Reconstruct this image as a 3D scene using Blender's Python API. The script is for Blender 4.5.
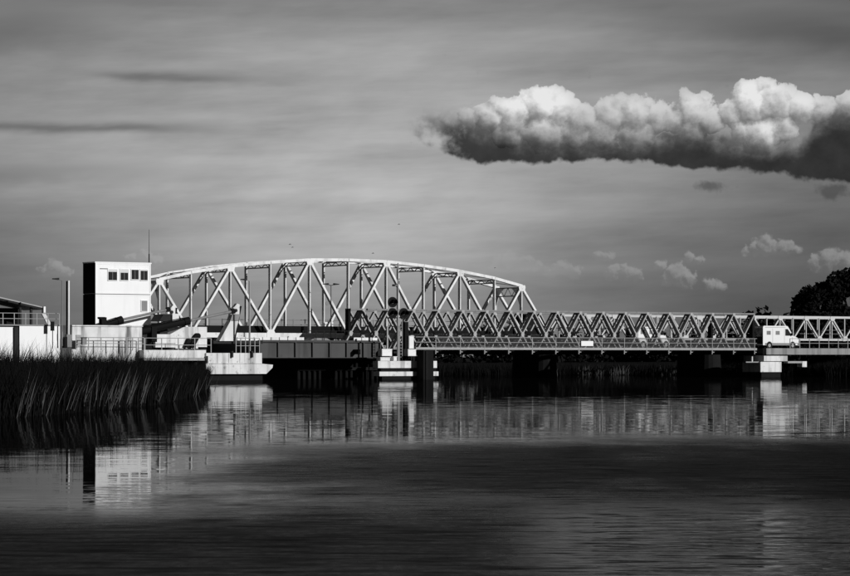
import bpy, math, random
import numpy as np
from mathutils import Vector, Matrix

for _o in list(bpy.data.objects): bpy.data.objects.remove(_o)
SC = bpy.context.scene
COL = SC.collection
R = math.radians
random.seed(7)
RNG = np.random.default_rng(11)

# ------------------------------------------------------------------ camera
CAM_H = 2.24
FPX = 2800.0                      # focal length in pixels of the 850-wide photograph
HOR = 357.0                       # horizon row
cam_data = bpy.data.cameras.new('camera')
cam = bpy.data.objects.new('camera', cam_data); COL.objects.link(cam)
cam.location = (0, 0, CAM_H); cam.rotation_euler = (R(90), 0, 0)
cam_data.sensor_width = 36.0
cam_data.lens = FPX / 850.0 * 36.0
cam_data.shift_y = (HOR - 288.0) / 850.0
cam_data.clip_start = 0.5; cam_data.clip_end = 20000
SC.camera = cam

# ------------------------------------------------------------------ light
TH = R(35.0)                      # bridge axis turned away from the picture plane
BETA = R(20.0)                    # sun, measured from the normal of the bridge side
SUN_EL = R(18.0)
SUN_AZ = TH + BETA                # from straight behind the camera towards the right
SUN_DIR = Vector((math.sin(SUN_AZ)*math.cos(SUN_EL), -math.cos(SUN_AZ)*math.cos(SUN_EL), math.sin(SUN_EL)))
sun_data = bpy.data.lights.new('sun', 'SUN'); sun_data.energy = 3.6; sun_data.angle = R(0.5)
sun_data.color = (1.0, 1.0, 1.0)
sun = bpy.data.objects.new('sun', sun_data); COL.objects.link(sun)
sun.rotation_euler = SUN_DIR.to_track_quat('Z', 'Y').to_euler()
sun.location = (60, -60, 60)

SC.view_settings.view_transform = 'Standard'
SC.view_settings.look = 'None'
SC.view_settings.exposure = 0.0
SC.view_settings.gamma = 1.0
SC.view_settings.use_curve_mapping = False
SC.cycles.use_denoising = True
SC.cycles.max_bounces = 6
SC.cycles.caustics_reflective = False
SC.cycles.caustics_refractive = False
SC.cycles.transparent_max_bounces = 8

# ---- tiny expression helper for node trees
class E:
    nt = None
    def __init__(s, sock): s.s = sock
    @staticmethod
    def m(op, *a):
        n = E.nt.nodes.new('ShaderNodeMath'); n.operation = op
        for i, x in enumerate(a):
            if isinstance(x, E): E.nt.links.new(x.s, n.inputs[i])
            else: n.inputs[i].default_value = float(x)
        return E(n.outputs[0])
    def __add__(s, o): return E.m('ADD', s, o)
    __radd__ = __add__
    def __sub__(s, o): return E.m('SUBTRACT', s, o)
    def __rsub__(s, o): return E.m('SUBTRACT', o, s)
    def __mul__(s, o): return E.m('MULTIPLY', s, o)
    __rmul__ = __mul__
    def __truediv__(s, o): return E.m('DIVIDE', s, o)
def emax(a, b): return E.m('MAXIMUM', a, b)
def emin(a, b): return E.m('MINIMUM', a, b)
def sstep(x, a, b, lo=0.0, hi=1.0):
    n = E.nt.nodes.new('ShaderNodeMapRange'); n.interpolation_type = 'SMOOTHSTEP'
    E.nt.links.new(x.s, n.inputs['Value'])
    for k, v in (('From Min', a), ('From Max', b), ('To Min', lo), ('To Max', hi)):
        if isinstance(v, E): E.nt.links.new(v.s, n.inputs[k])
        else: n.inputs[k].default_value = v
    return E(n.outputs['Result'])
def emix(f, a, b): return a + (b - a) * f if isinstance(a, E) else E.m('ADD', (b - a) * f, a) if isinstance(b, E) else f * (b - a) + a
def gauss(x, c, w): 
    d = (x - c) / w
    return E.m('EXPONENT', d * d * -1.0)
def comb(x, y, z=0.0):
    n = E.nt.nodes.new('ShaderNodeCombineXYZ')
    for i, v in enumerate((x, y, z)):
        if isinstance(v, E): E.nt.links.new(v.s, n.inputs[i])
        else: n.inputs[i].default_value = v
    return E(n.outputs[0])
def sepx(v):
    n = E.nt.nodes.new('ShaderNodeSeparateXYZ'); E.nt.links.new(v.s, n.inputs[0])
    return [E(o) for o in n.outputs]
def noise(vec, scale, detail=3.0, rough=0.55, dist=0.0, color=False):
    n = E.nt.nodes.new('ShaderNodeTexNoise'); n.noise_dimensions = '2D'
    n.inputs['Scale'].default_value = scale; n.inputs['Detail'].default_value = detail
    n.inputs['Roughness'].default_value = rough; n.inputs['Distortion'].default_value = dist
    E.nt.links.new(vec.s, n.inputs['Vector'])
    return E(n.outputs['Color'] if color else n.outputs['Fac'])
def vor(vec, scale, smooth=0.6, detail=2.0):
    n = E.nt.nodes.new('ShaderNodeTexVoronoi'); n.voronoi_dimensions = '2D'; n.feature = 'SMOOTH_F1'
    n.inputs['Scale'].default_value = scale; n.inputs['Smoothness'].default_value = smooth
    n.inputs['Detail'].default_value = detail; n.inputs['Roughness'].default_value = 0.45
    n.normalize = True
    E.nt.links.new(vec.s, n.inputs['Vector'])
    return E(n.outputs['Distance'])
def curve(x, pts, x0, x1, y0, y1):
    """piecewise smooth curve y(x) through pts"""
    f = E.nt.nodes.new('ShaderNodeFloatCurve')
    t = (x - x0) / (x1 - x0)
    t = E.m('MINIMUM', E.m('MAXIMUM', t, 0.0), 1.0)
    E.nt.links.new(t.s, f.inputs['Value'])
    c = f.mapping.curves[0]
    P = [((a - x0) / (x1 - x0), (b - y0) / (y1 - y0)) for a, b in pts]
    c.points[0].location = P[0]; c.points[1].location = P[-1]
    for p in P[1:-1]: c.points.new(*p)
    f.mapping.update()
    return E(f.outputs['Value']) * (y1 - y0) + y0

# ---- world: red-channel daylight sky, thin high cloud veil, cumulus
world = bpy.data.worlds.new('World'); SC.world = world; world.use_nodes = True
nt = world.node_tree; nt.nodes.clear(); E.nt = nt
out = nt.nodes.new('ShaderNodeOutputWorld')
sky = nt.nodes.new('ShaderNodeTexSky'); sky.sky_type = 'NISHITA'; sky.sun_disc = False
sky.sun_elevation = SUN_EL; sky.sun_rotation = math.pi - SUN_AZ
sky.air_density = 1.0; sky.dust_density = 0.6; sky.ozone_density = 1.0
BGS = 0.05
world.cycles.sampling_method = 'MANUAL'; world.cycles.sample_map_resolution = 256
sp = nt.nodes.new('ShaderNodeSeparateColor'); nt.links.new(sky.outputs[0], sp.inputs[0])
red = E(sp.outputs[0])
tc = nt.nodes.new('ShaderNodeTexCoord')
dx, dy, dz = sepx(E(tc.outputs['Generated']))
az = E.m('ARCTAN2', dx, dy); el = E.m('ARCSINE', E.m('MAXIMUM', dz, 0.0))
U = az * FPX + 425.0              # azimuth and elevation in steps of 1/2800 rad
V = el * -FPX + HOR
UV = comb(U, V)

# thin veil of high cloud with drawn-out streaks
st1 = noise(comb(U * 0.0022, V * 0.016), 1.0, 3.0, 0.55, 0.0)
st2 = noise(comb(U * 0.006 + V * 0.012 + 7.0, V * 0.040 + 3.0), 1.0, 5.0, 0.62, 0.0)
st3 = noise(comb(U * 0.010 + V * 0.008, V * 0.020 + 9.0), 1.0, 3.0, 0.6, 0.0)
prof = curve(V, [(-1400, .025), (-700, .02), (-250, .03), (-60, .12), (40, .26), (110, .335), (180, .385), (235, .36), (290, .27), (357, .20)], -1400, 357, 0, 0.5)
azf = 0.33 + 0.93 * gauss(U, 335.0, sstep(V, 60.0, 270.0, 500.0, 265.0))
veil = prof * azf * (0.30 + 0.70 * st1 + 0.46 * st2 + 0.24 * st3)
# darker bands where the veil is torn
ub = (st3 - 0.5) * 16.0 + (st2 - 0.5) * 10.0
tear = gauss(V + ub * 0.6, 80.0, 4.5) * sstep(U, 60.0, 150.0) * sstep(U, 300.0, 180.0) * 0.42 \
     + gauss(V + U * 0.010 + ub * 0.6, 131.0, 5.0) * sstep(U, 270.0, 110.0) * 0.52 \
     + gauss(V + ub, 178.0, 11.0) * sstep(U, 330.0, 40.0) * 0.22 \
     + gauss(V + U * 0.15 + ub, 40.0, 24.0) * sstep(U, 190.0, -40.0) * 0.38 \
     + gauss(V - U * 0.10 + ub, -40.0, 20.0) * sstep(U, 560.0, 840.0) * 0.38
veil = veil * (1.0 - tear * (0.3 + 1.3 * st2))
clear = red * (BGS * 0.55)
base = emix(sstep(V, -900.0, 60.0, 0.25, 0.93), clear, veil)

def background(c):
    c = emax(c, 0.004) / BGS
    cc = nt.nodes.new('ShaderNodeCombineColor')
    for i in range(3): nt.links.new(c.s, cc.inputs[i])
    b = nt.nodes.new('ShaderNodeBackground'); b.inputs['Strength'].default_value = BGS
    nt.links.new(cc.outputs[0], b.inputs['Color'])
    return b.outputs[0]
def mixsh(f, a, b):
    n = nt.nodes.new('ShaderNodeMixShader'); nt.links.new(f.s, n.inputs[0])
    nt.links.new(a, n.inputs[1]); nt.links.new(b, n.inputs[2])
    return n.outputs[0]
def window(u0, u1, v0, v1):
    return E.m('GREATER_THAN', U, u0) * E.m('LESS_THAN', U, u1) * E.m('GREATER_THAN', V, v0) * E.m('LESS_THAN', V, v1)
def puffs(lst):
    acc = None
    for (u, v, wu, wv, k) in lst:
        g = gauss(U, u, wu) * gauss(V, v, wv) * k
        acc = g if acc is None else acc + g
    return acc

# cumulus: billows as overlapping domes, lit from the upper right by the slope of their height field
def muladd(a, b, c): return E.m('MULTIPLY_ADD', a, b, c)
def domes(u, v, lst, grow=1.0):
    acc = None
    for (cu, cv, rr, *k) in lst:
        rr = rr * grow
        a = muladd(u, 1.0 / rr, -cu / rr); b = muladd(v, 1.12 / rr, -1.12 * cv / rr)
        d = muladd(b, b, a * a)
        h = muladd(d, -rr, rr)
        acc = h if acc is None else emax(acc, h)
    return acc
def relief(lst, us, vs, du, dv, fine, grow=1.0):
    h0 = emax(domes(us, vs, lst, grow), -5.0)
    h1 = emax(domes(us + du, vs + dv, lst, grow), -5.0)
    n0 = noise(comb(U, V * 1.15), fine, 5.0, 0.58); n1 = noise(comb(U + du, (V + dv) * 1.15), fine, 5.0, 0.58)
    return h0, h0 - h1, n0, n0 - n1
BANK = [(541, 108, 25), (515, 114, 21), (492, 119, 18), (470, 120, 13), (452, 123, 10), (438, 127, 8), (563, 113, 20), (582, 120, 20), (545, 132, 24), (508, 133, 17), (528, 99, 12), (553, 97, 12), (575, 133, 18), (500, 106, 10),
        (612, 116, 21), (634, 116, 21), (655, 118, 19), (600, 132, 20), (635, 136, 19), (620, 104, 10), (646, 103, 9), (604, 108, 9),
        (691, 113, 19), (673, 120, 17), (710, 119, 17), (690, 132, 17), (684, 101, 9), (701, 101, 8),
        (751, 106, 24), (734, 114, 17), (775, 106, 22), (760, 133, 20), (740, 134, 15), (798, 110, 17), (820, 111, 16), (742, 92, 11), (765, 90, 11), (787, 95, 10), (782, 128, 16),
        (848, 110, 18), (885, 106, 25), (920, 112, 21), (960, 120, 19), (1000, 130, 15)]
wn = noise(UV, 0.035, 3.0, 0.5, 0.0, True)
w1, w2, _ = sepx(wn)
wf = noise(UV, 0.12, 4.0, 0.6, 0.0, True)
g1, g2, _ = sepx(wf)
us = U + (w1 - 0.5) * 22.0 + (g1 - 0.5) * 9.0
vs = V + (w2 - 0.5) * 16.0 + (g2 - 0.5) * 8.0
BOT = [(405, 128), (418, 140), (440, 150), (465, 159), (485, 162), (560, 162), (640, 161), (670, 167), (720, 170), (770, 176), (834, 182), (900, 180), (1000, 174), (1060, 168), (1100, 150)]
LIT = [(405, 112), (430, 122), (455, 125), (480, 133), (520, 146), (580, 149), (640, 148), (690, 141), (720, 147), (745, 153), (775, 154), (800, 148), (816, 132), (850, 124), (900, 144), (1000, 142), (1100, 130)]
bot = curve(U + (w1 - 0.5) * 20.0, BOT, 400, 1110, 60, 200)
edge = curve(U + (w2 - 0.5) * 30.0, LIT, 400, 1110, 60, 200)
hh0, sl, n0, ns = relief(BANK, us, vs, 4.5, -6.5, 0.045)
floor_ = sstep(V + (w2 - 0.5) * 16.0 + (g2 - 0.5) * 5.0, bot + 2.6, bot - 2.6)
domeA = sstep(hh0 + (n0 - 0.5) * 8.0, -1.8, 2.4)
slab = sstep(V + (w2 - 0.5) * 22.0 + (g1 - 0.5) * 8.0, edge - 18.0, edge - 4.0)
tip = sstep(U + (n0 - 0.5) * 110.0 + (w1 - .5) * 40.0, 400.0, 470.0) * sstep(U, 404.0, 424.0)
inside = emax(domeA, slab * 0.96) * floor_ * tip * sstep(U, 1105.0, 1070.0)
shade = sstep(sl * 0.040 + ns * 0.75 + 0.38, -0.18, 0.95)
crown = puffs([(541, 104, 34, 20, .55), (500, 112, 26, 14, .22), (752, 100, 36, 20, .52), (764, 138, 22, 14, .40), (632, 108, 34, 12, .20), (692, 106, 22, 11, .22), (805, 105, 20, 11, .24), (885, 104, 34, 20, .45)])
lit = sstep(edge - V + (n0 - 0.5) * 14.0, -13.0, 24.0)
cum = lit * (0.13 + shade * (0.33 + crown * 0.80) + crown * 0.10) + 0.026 + (n0 - 0.5) * 0.025
cum = emin(emax(cum, 0.018), 0.80)
rag = noise(UV, 0.06, 4.0, 0.6)
sa = sstep(puffs([(707, 187, 16, 6, 1.0), (830, 193, 16, 9, 1.1)]) + (rag - 0.5) * 1.5, 0.25, 1.0)
big = background(emix(inside, emix(sa * 0.6, base, 0.05), cum))

# small low cumulus near the horizon
LOW = [(677, 274, 9), (667, 279, 6), (688, 278, 7), (680, 281, 7), (710, 285, 5), (719, 286, 5), (660, 265, 4), (755, 248, 6), (767, 246, 8), (781, 248, 7), (792, 252, 5), (744, 251, 4), (816, 264, 7), (827, 261, 9), (841, 263, 8),
       (690, 258, 5), (700, 261, 4), (612, 273, 6), (624, 272, 6), (635, 275, 5), (563, 268, 6), (573, 272, 6), (551, 272, 5), (510, 260, 6), (524, 262, 7), (538, 266, 5), (600, 255, 5), (609, 257, 4), (497, 262, 5),
       (56, 269, 7), (47, 272, 5), (66, 272, 5), (132, 262, 6), (146, 259, 7), (158, 263, 6), (880, 268, 9), (900, 265, 11), (921, 270, 9), (-80, 266, 9), (-96, 270, 7)]
us2 = U + (g1 - 0.5) * 14.0 + (w1 - 0.5) * 16.0; vs2 = V + (g2 - 0.5) * 8.0 + (w2 - 0.5) * 10.0
lh, lsl, m0, ms = relief(LOW, us2, vs2, 2.5, -4.0, 0.08, 1.45)
pa = sstep(lh + (m0 - 0.5) * 13.0, -3.0, 5.5)
pl = 0.17 + sstep(lsl * 0.07 + ms * 0.9 + 0.30, -0.1, 1.0) * 0.20
pl = pl * (0.72 + 0.30 * gauss(U, 250.0, 350.0))
low = background(emix(pa * (0.62 + 0.25 * sstep(U, 600.0, 660.0)), base, emax(pl, base * 1.08)))
sh = mixsh(window(395.0, 1110.0, 55.0, 215.0), background(base), big)
sh = mixsh(window(-160.0, 980.0, 226.0, 312.0), sh, low)
nt.links.new(sh, out.inputs[0])

#@@MATERIALS
# ------------------------------------------------------------------ materials
MATS = {}
def mat(name, v, rough=0.7, metal=0.0, var=0.0, scale=1.0, stretch=(1, 1, 1), streak=0.0, spec=0.3, spots=0.0):
    m = bpy.data.materials.new(name); m.use_nodes = True
    t = m.node_tree; E.nt = t
    b = t.nodes['Principled BSDF']
    b.inputs['Roughness'].default_value = rough; b.inputs['Metallic'].default_value = metal
    b.inputs['Specular IOR Level'].default_value = spec
    b.inputs['Base Color'].default_value = (v, v, v, 1)
    if var or streak or spots:
        tcn = t.nodes.new('ShaderNodeTexCoord')
        x, y, z = sepx(E(tcn.outputs['Object']))
        f = None
        def n3(sx, sy, sz, sc, d=4.0):
            n = t.nodes.new('ShaderNodeTexNoise'); n.inputs['Scale'].default_value = sc; n.inputs['Detail'].default_value = d
            t.links.new(comb(x * sx, y * sy, z * sz).s, n.inputs['Vector']); return E(n.outputs['Fac'])
        f = 1.0 + (n3(stretch[0], stretch[1], stretch[2], scale) - 0.5) * (2.0 * var)
        if streak:
            s_ = sstep(n3(1.7, 1.7, 0.14, 1.0, 5.0), 0.47, 0.70)
            f = f * (1.0 - s_ * streak)
        if spots:
            s_ = sstep(n3(1, 1, 1, 2.6, 6.0), 0.60, 0.72)
            f = f * (1.0 - s_ * spots)
        c = f * v
        cc = t.nodes.new('ShaderNodeCombineColor')
        for i in range(3): t.links.new(c.s, cc.inputs[i])
        t.links.new(cc.outputs[0], b.inputs['Base Color'])
    MATS[name] = m
    return m
mat('white_steel', 0.74, 0.5, var=0.16, scale=0.8, spots=0.45, streak=0.25)
mat('light_steel', 0.52, 0.5, var=0.12, scale=0.9, spots=0.25)
mat('galvanised', 0.30, 0.5, var=0.18, scale=1.4)
mat('mesh_steel', 0.09, 0.6, var=0.2, spec=0.1)
mat('lattice_steel', 0.36, 0.6, var=0.25, scale=1.1, spec=0.15)
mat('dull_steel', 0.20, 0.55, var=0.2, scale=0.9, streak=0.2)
mat('girder_paint', 0.070, 0.6, var=0.25, scale=0.7, streak=0.35, spec=0.1)
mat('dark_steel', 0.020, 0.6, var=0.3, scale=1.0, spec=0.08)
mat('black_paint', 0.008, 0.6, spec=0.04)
mat('cabin_white', 0.80, 0.45, var=0.03, scale=0.5, streak=0.06)
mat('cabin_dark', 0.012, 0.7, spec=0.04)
mat('concrete', 0.66, 0.9, var=0.22, scale=1.3, streak=0.80)
mat('pale_concrete', 0.68, 0.9, var=0.22, scale=0.9, streak=0.42, spots=0.45)
mat('grey_concrete', 0.26, 0.9, var=0.25, scale=0.7, streak=0.4, spots=0.3)
mat('wet_shaded_concrete', 0.012, 0.8, var=0.3, scale=1.2, spec=0.05)  # near-black: wet concrete with the shade at bases put into it
mat('road', 0.06, 0.9, var=0.2, scale=2)
mat('dark_timber', 0.014, 0.9, var=0.3, scale=1.5, spec=0.05)
mat('glass_dark', 0.02, 0.08, spec=0.6)
mat('blind', 0.62, 0.8)
mat('signal_lens', 0.10, 0.15, spec=0.6)
mat('van_white', 0.78, 0.3, spec=0.5)
mat('tyre', 0.012, 0.8)
mat('sign_white', 0.80, 0.5)
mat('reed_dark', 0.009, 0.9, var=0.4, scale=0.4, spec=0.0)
mat('reed_pale', 0.10, 0.8, var=0.4, scale=0.5, spec=0.0)
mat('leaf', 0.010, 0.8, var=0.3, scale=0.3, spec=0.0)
mat('bark', 0.03, 0.9, spec=0.0)
mat('soil', 0.012, 0.95, spec=0.0, var=0.3, scale=0.3)
mat('bird_black', 0.02, 0.8)

def water_material():
    m = bpy.data.materials.new('water'); m.use_nodes = True
    t = m.node_tree; t.nodes.clear(); E.nt = t
    o = t.nodes.new('ShaderNodeOutputMaterial')
    geo = t.nodes.new('ShaderNodeNewGeometry')
    x, y, z = sepx(E(geo.outputs['Position']))
    def nc(sx, sy, ox, detail=2.0, rough=0.5):
        a = noise(comb(x * sx + ox, y * sy), 1.0, detail, rough, 0.0, True)
        r_, g_, b_ = sepx(a)
        return r_ - 0.5, g_ - 0.5
    # slopes of long low swell, ripples and fine capillary ruffle
    ax, ay = nc(0.12, 0.40, 0.0)
    bx, by = nc(0.8, 2.6, 31.0, 3.0, 0.55)
    cx, cy = nc(7.0, 3.0, 77.0, 4.0, 0.7)
    patch = noise(comb(x * 0.06 + 4.0, y * 0.05), 1.0, 6.0, 0.68)
    jag = (patch - 0.5) * 34.0 + (noise(comb(x * 0.35 + 9.0, y * 0.10), 1.0, 4.0, 0.6) - 0.5) * 10.0
    # a band of wind-ruffled water between the calm reach under the bridge and the near water
    ruff = sstep(y + jag * 1.6, 36.0, 52.0) * sstep(y + jag * 1.6, 84.0, 58.0) * sstep(x + jag * 0.3, -6.0, 4.0)
    near = sstep(y + jag * 0.25, 45.0, 35.0)
    lee = sstep(x + jag * 0.08, 0.6, 2.4) * sstep(y + jag * 0.25, 44.0, 38.0)    # calmer near water on the right
    open_ = sstep(x + jag * 0.25 + (y - 50.0) * 0.06, -5.0, -1.5) * sstep(y + jag * 0.6, 82.0, 62.0)   # out of the shelter of the reeds
    wind = emax(near, open_) * (1.0 - lee * 0.80)
    amp_a = 0.008 + wind * 0.02 + lee * 0.02
    amp_b = 0.013 + wind * 0.26 + lee * 0.24 + ruff * 0.12 + sstep(patch, 0.45, 0.7) * 0.010
    sx_ = (ax * amp_a + bx * amp_b) * 0.35
    sy_ = ay * amp_a + by * amp_b + cy * (ruff * 0.20 + wind * 0.10)
    nv = t.nodes.new('ShaderNodeVectorMath'); nv.operation = 'NORMALIZE'
    t.links.new(comb(sx_, sy_, 1.0).s, nv.inputs[0])
    b = t.nodes.new('ShaderNodeBsdfPrincipled')
    b.inputs['Base Color'].default_value = (0.004, 0.004, 0.004, 1)
    b.inputs['IOR'].default_value = 1.33
    # facets too fine to draw: roughness, uneven with the ripples
    rg = 0.02 + (wind * 0.17 + ruff * 0.18 + near * (1.0 - lee) * 0.14) * (0.55 + (cy + 0.5) * 0.9)
    t.links.new(rg.s, b.inputs['Roughness'])
    t.links.new(nv.outputs[0], b.inputs['Normal'])
    df = t.nodes.new('ShaderNodeBsdfDiffuse'); df.inputs['Color'].default_value = (0.003, 0.003, 0.003, 1)
    mx = t.nodes.new('ShaderNodeMixShader'); t.links.new(emax(0.64 - emax(wind, ruff) * 0.22 - lee * 0.16, 0.3).s, mx.inputs[0])
    t.links.new(df.outputs[0], mx.inputs[1]); t.links.new(b.outputs[0], mx.inputs[2])
    t.links.new(mx.outputs[0], o.inputs[0])
    MATS['water'] = m
water_material()

# ------------------------------------------------------------------ frame of the crossing
# s runs along the bridges (to the right and away), t across them (away and to the left), z up from the water
Y0 = 285.0
CT, SN = math.cos(TH), math.sin(TH)
def W(s, t, z): return Vector((s * CT - t * SN, Y0 + s * SN + t * CT, z))
def S(px, t):
    k = (px - 425.0) / FPX
    return (k * (Y0 + t * CT) + t * SN) / (CT - k * SN)
def ZZ(py, px, t):
    s = S(px, t)
    return CAM_H + (HOR - py) / FPX * (Y0 + s * SN + t * CT)
def P(px, py, t): return (S(px, t), t, ZZ(py, px, t))

class MB:
    def __init__(s): s.v = []; s.f = []
    def add(s, vs, fs):
        n = len(s.v); s.v += [tuple(x) for x in vs]; s.f += [tuple(i + n for i in q) for q in fs]; return s
    def box(s, a, b):
        x0, y0, z0 = a; x1, y1, z1 = b
        return s.add([(x0, y0, z0), (x1, y0, z0), (x1, y1, z0), (x0, y1, z0), (x0, y0, z1), (x1, y0, z1), (x1, y1, z1), (x0, y1, z1)],
                     [(0, 3, 2, 1), (4, 5, 6, 7), (0, 1, 5, 4), (1, 2, 6, 5), (2, 3, 7, 6), (3, 0, 4, 7)])
    def beam(s, p, q, b, d, ref=(0, 1, 0)):
        """bar from p to q, b wide in the plane square to ref, d deep along ref"""
        p = Vector(p); q = Vector(q); a = (q - p).normalized(); r = Vector(ref)
        w = a.cross(r)
        if w.length < 1e-4: r = Vector((1, 0, 0)); w = a.cross(r)
        w.normalize(); r = w.cross(a).normalized()
        w *= b / 2; r *= d / 2
        vs = []
        for c in (p, q): vs += [c - w - r, c + w - r, c + w + r, c - w + r]
        return s.add(vs, [(0, 3, 2, 1), (4, 5, 6, 7), (0, 1, 5, 4), (1, 2, 6, 5), (2, 3, 7, 6), (3, 0, 4, 7)])
    def ibeam(s, p, q, b, d, fl=0.05, ref=(0, 1, 0)):
        """rolled section: two flanges facing along ref and a web between"""
        r = Vector(ref)
        for k in (-1, 1): s.beam(Vector(p) + r * (k * (d / 2 - fl / 2)), Vector(q) + r * (k * (d / 2 - fl / 2)), b, fl, ref)
        return s.beam(p, q, fl, d - 2 * fl, ref)
    def cyl(s, p, q, r, n=10, r2=None):
        p = Vector(p); q = Vector(q); a = (q - p).normalized(); r2 = r if r2 is None else r2
        u = a.orthogonal().normalized(); w = a.cross(u)
        vs = []
        for c, rr in ((p, r), (q, r2)):
            for i in range(n):
                an = 2 * math.pi * i / n
                vs.append(c + u * (rr * math.cos(an)) + w * (rr * math.sin(an)))
        fs = [(i, (i + 1) % n, n + (i + 1) % n, n + i) for i in range(n)]
        return s.add(vs, fs + [tuple(range(n - 1, -1, -1)), tuple(range(n, 2 * n))])
    def prism(s, poly, t0, t1):
        """outline of (s, z) points given anticlockwise as seen from -t, pushed from t0 to t1"""
        n = len(poly)
        vs = [(a, t0, b) for a, b in poly] + [(a, t1, b) for a, b in poly]
        return s.add(vs, [tuple(range(n)), tuple(range(2 * n - 1, n - 1, -1))] + [((i + 1) % n, i, n + i, n + (i + 1) % n) for i in range(n)])
    def mesh(s, name, base=(0, 0, 0)):
        m = bpy.data.meshes.new(name)
        b = Vector(base)
        m.from_pydata([tuple(Vector(v) - b) for v in s.v], [], s.f); m.update()
        return m

def tag(o, label, cat, group=None, kind=None):
    if label: o['label'] = label
    if cat: o['category'] = cat
    if group: o['group'] = group
    if kind: o['kind'] = kind
    return o
class Thing:
    def __init__(s, name, label, cat, base, group=None, turn=True):
        s.base = Vector(base)
        s.o = bpy.data.objects.new(name, None); COL.objects.link(s.o)
        s.o.location = W(*base) if turn else Vector(base)
        s.o.rotation_euler = (0, 0, TH if turn else 0)
        s.o.empty_display_size = 0.3
        tag(s.o, label, cat, group)
    def part(s, name, mb, m, parent=None, label=None):
        me = mb.mesh(name, s.base); me.materials.append(MATS[m])
        o = bpy.data.objects.new(name, me); COL.objects.link(o)
        o.parent = parent or s.o
        if label: o['label'] = label
        return o
    def share(s, name, me, at, parent=None):
        o = bpy.data.objects.new(name, me); COL.objects.link(o); o.parent = parent or s.o
        o.location = Vector(at) - s.base
        return o
def mesh_of(name, mb, m):
    me = mb.mesh(name); me.materials.append(MATS[m]); return me
def solo(name, mb, m, label=None, cat=None, group=None, kind=None, base=None):
    """a thing or a piece of the setting that is one mesh, in the frame of the crossing"""
    if base is None:
        vs = np.array(mb.v); base = (vs[:, 0].mean(), vs[:, 1].mean(), vs[:, 2].min())
    me = mb.mesh(name, base); me.materials.append(MATS[m])
    o = bpy.data.objects.new(name, me); COL.objects.link(o)
    o.location = W(*base); o.rotation_euler = (0, 0, TH)
    return tag(o, label, cat, group, kind)
def flat(name, verts, faces, m, kind='structure', label=None, cat=None):
    me = bpy.data.meshes.new(name); me.from_pydata(verts, [], faces); me.update(); me.materials.append(MATS[m])
    o = bpy.data.objects.new(name, me); COL.objects.link(o)
    return tag(o, label, cat, None, kind)

# ------------------------------------------------------------------ setting: water, banks
flat('water', [(-7000, -400, 0), (7000, -400, 0), (7000, 9000, 0), (-7000, 9000, 0)], [(0, 1, 2, 3)], 'water')

def ground(name, edge, back, m, top, slope):
    """bank: shore line edge (x, y) rising within slope metres to top, then running to the back line"""
    v = []; n = len(edge)
    for (x, y) in edge: v.append((x, y, -0.6))
    for i, (x, y) in enumerate(edge):
        bx, by = back[i]; d = Vector((bx - x, by - y)); L = d.length; d /= L
        for q, (dist, z) in enumerate(((slope * 0.4, top * 0.35), (slope, top * 0.85))):
            pass
    rows = [[(x, y, -0.6) for x, y in edge]]
    for dist, z in ((slope * 0.35, 0.12 * top), (slope, top * 0.8), (slope * 2.2, top)):
        row = []
        for i, (x, y) in enumerate(edge):
            bx, by = back[i]; d = Vector((bx - x, by - y)).normalized()
            row.append((x + d.x * dist, y + d.y * dist, z + random.uniform(-.12, .12) * top))
        rows.append(row)
    rows.append([(x, y, top) for x, y in back])
    v = [p for r_ in rows for p in r_]
    f = [(r_ * n + i, r_ * n + i + 1, (r_ + 1) * n + i + 1, (r_ + 1) * n + i) for r_ in range(len(rows) - 1) for i in range(n - 1)]
    return flat(name, v, f, m)
def X(px, y): return (px - 425.0) / FPX * y
SHORE = [(-260, 88), (-120, 95), (-40, 100), (16, 104), (60, 110), (100, 118), (150, 130), (180, 150), (198, 176), (204, 215), (206, 252)]
shore = [(X(a, b), b) for a, b in SHORE]
ground('bank', shore, [(x - 60 - 8 * i, y + 30 + 14 * i) for i, (x, y) in enumerate(shore)], 'soil', 0.9, 5.0)
far_edge = [(-900 + 60 * i, 348 + random.uniform(-3, 3) + (0 if abs(-900 + 60 * i) < 150 else 20)) for i in range(31)]
ground('far_bank', far_edge, [(x * 6, 7000) for x, y in far_edge], 'soil', 1.6, 8.0)

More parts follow.
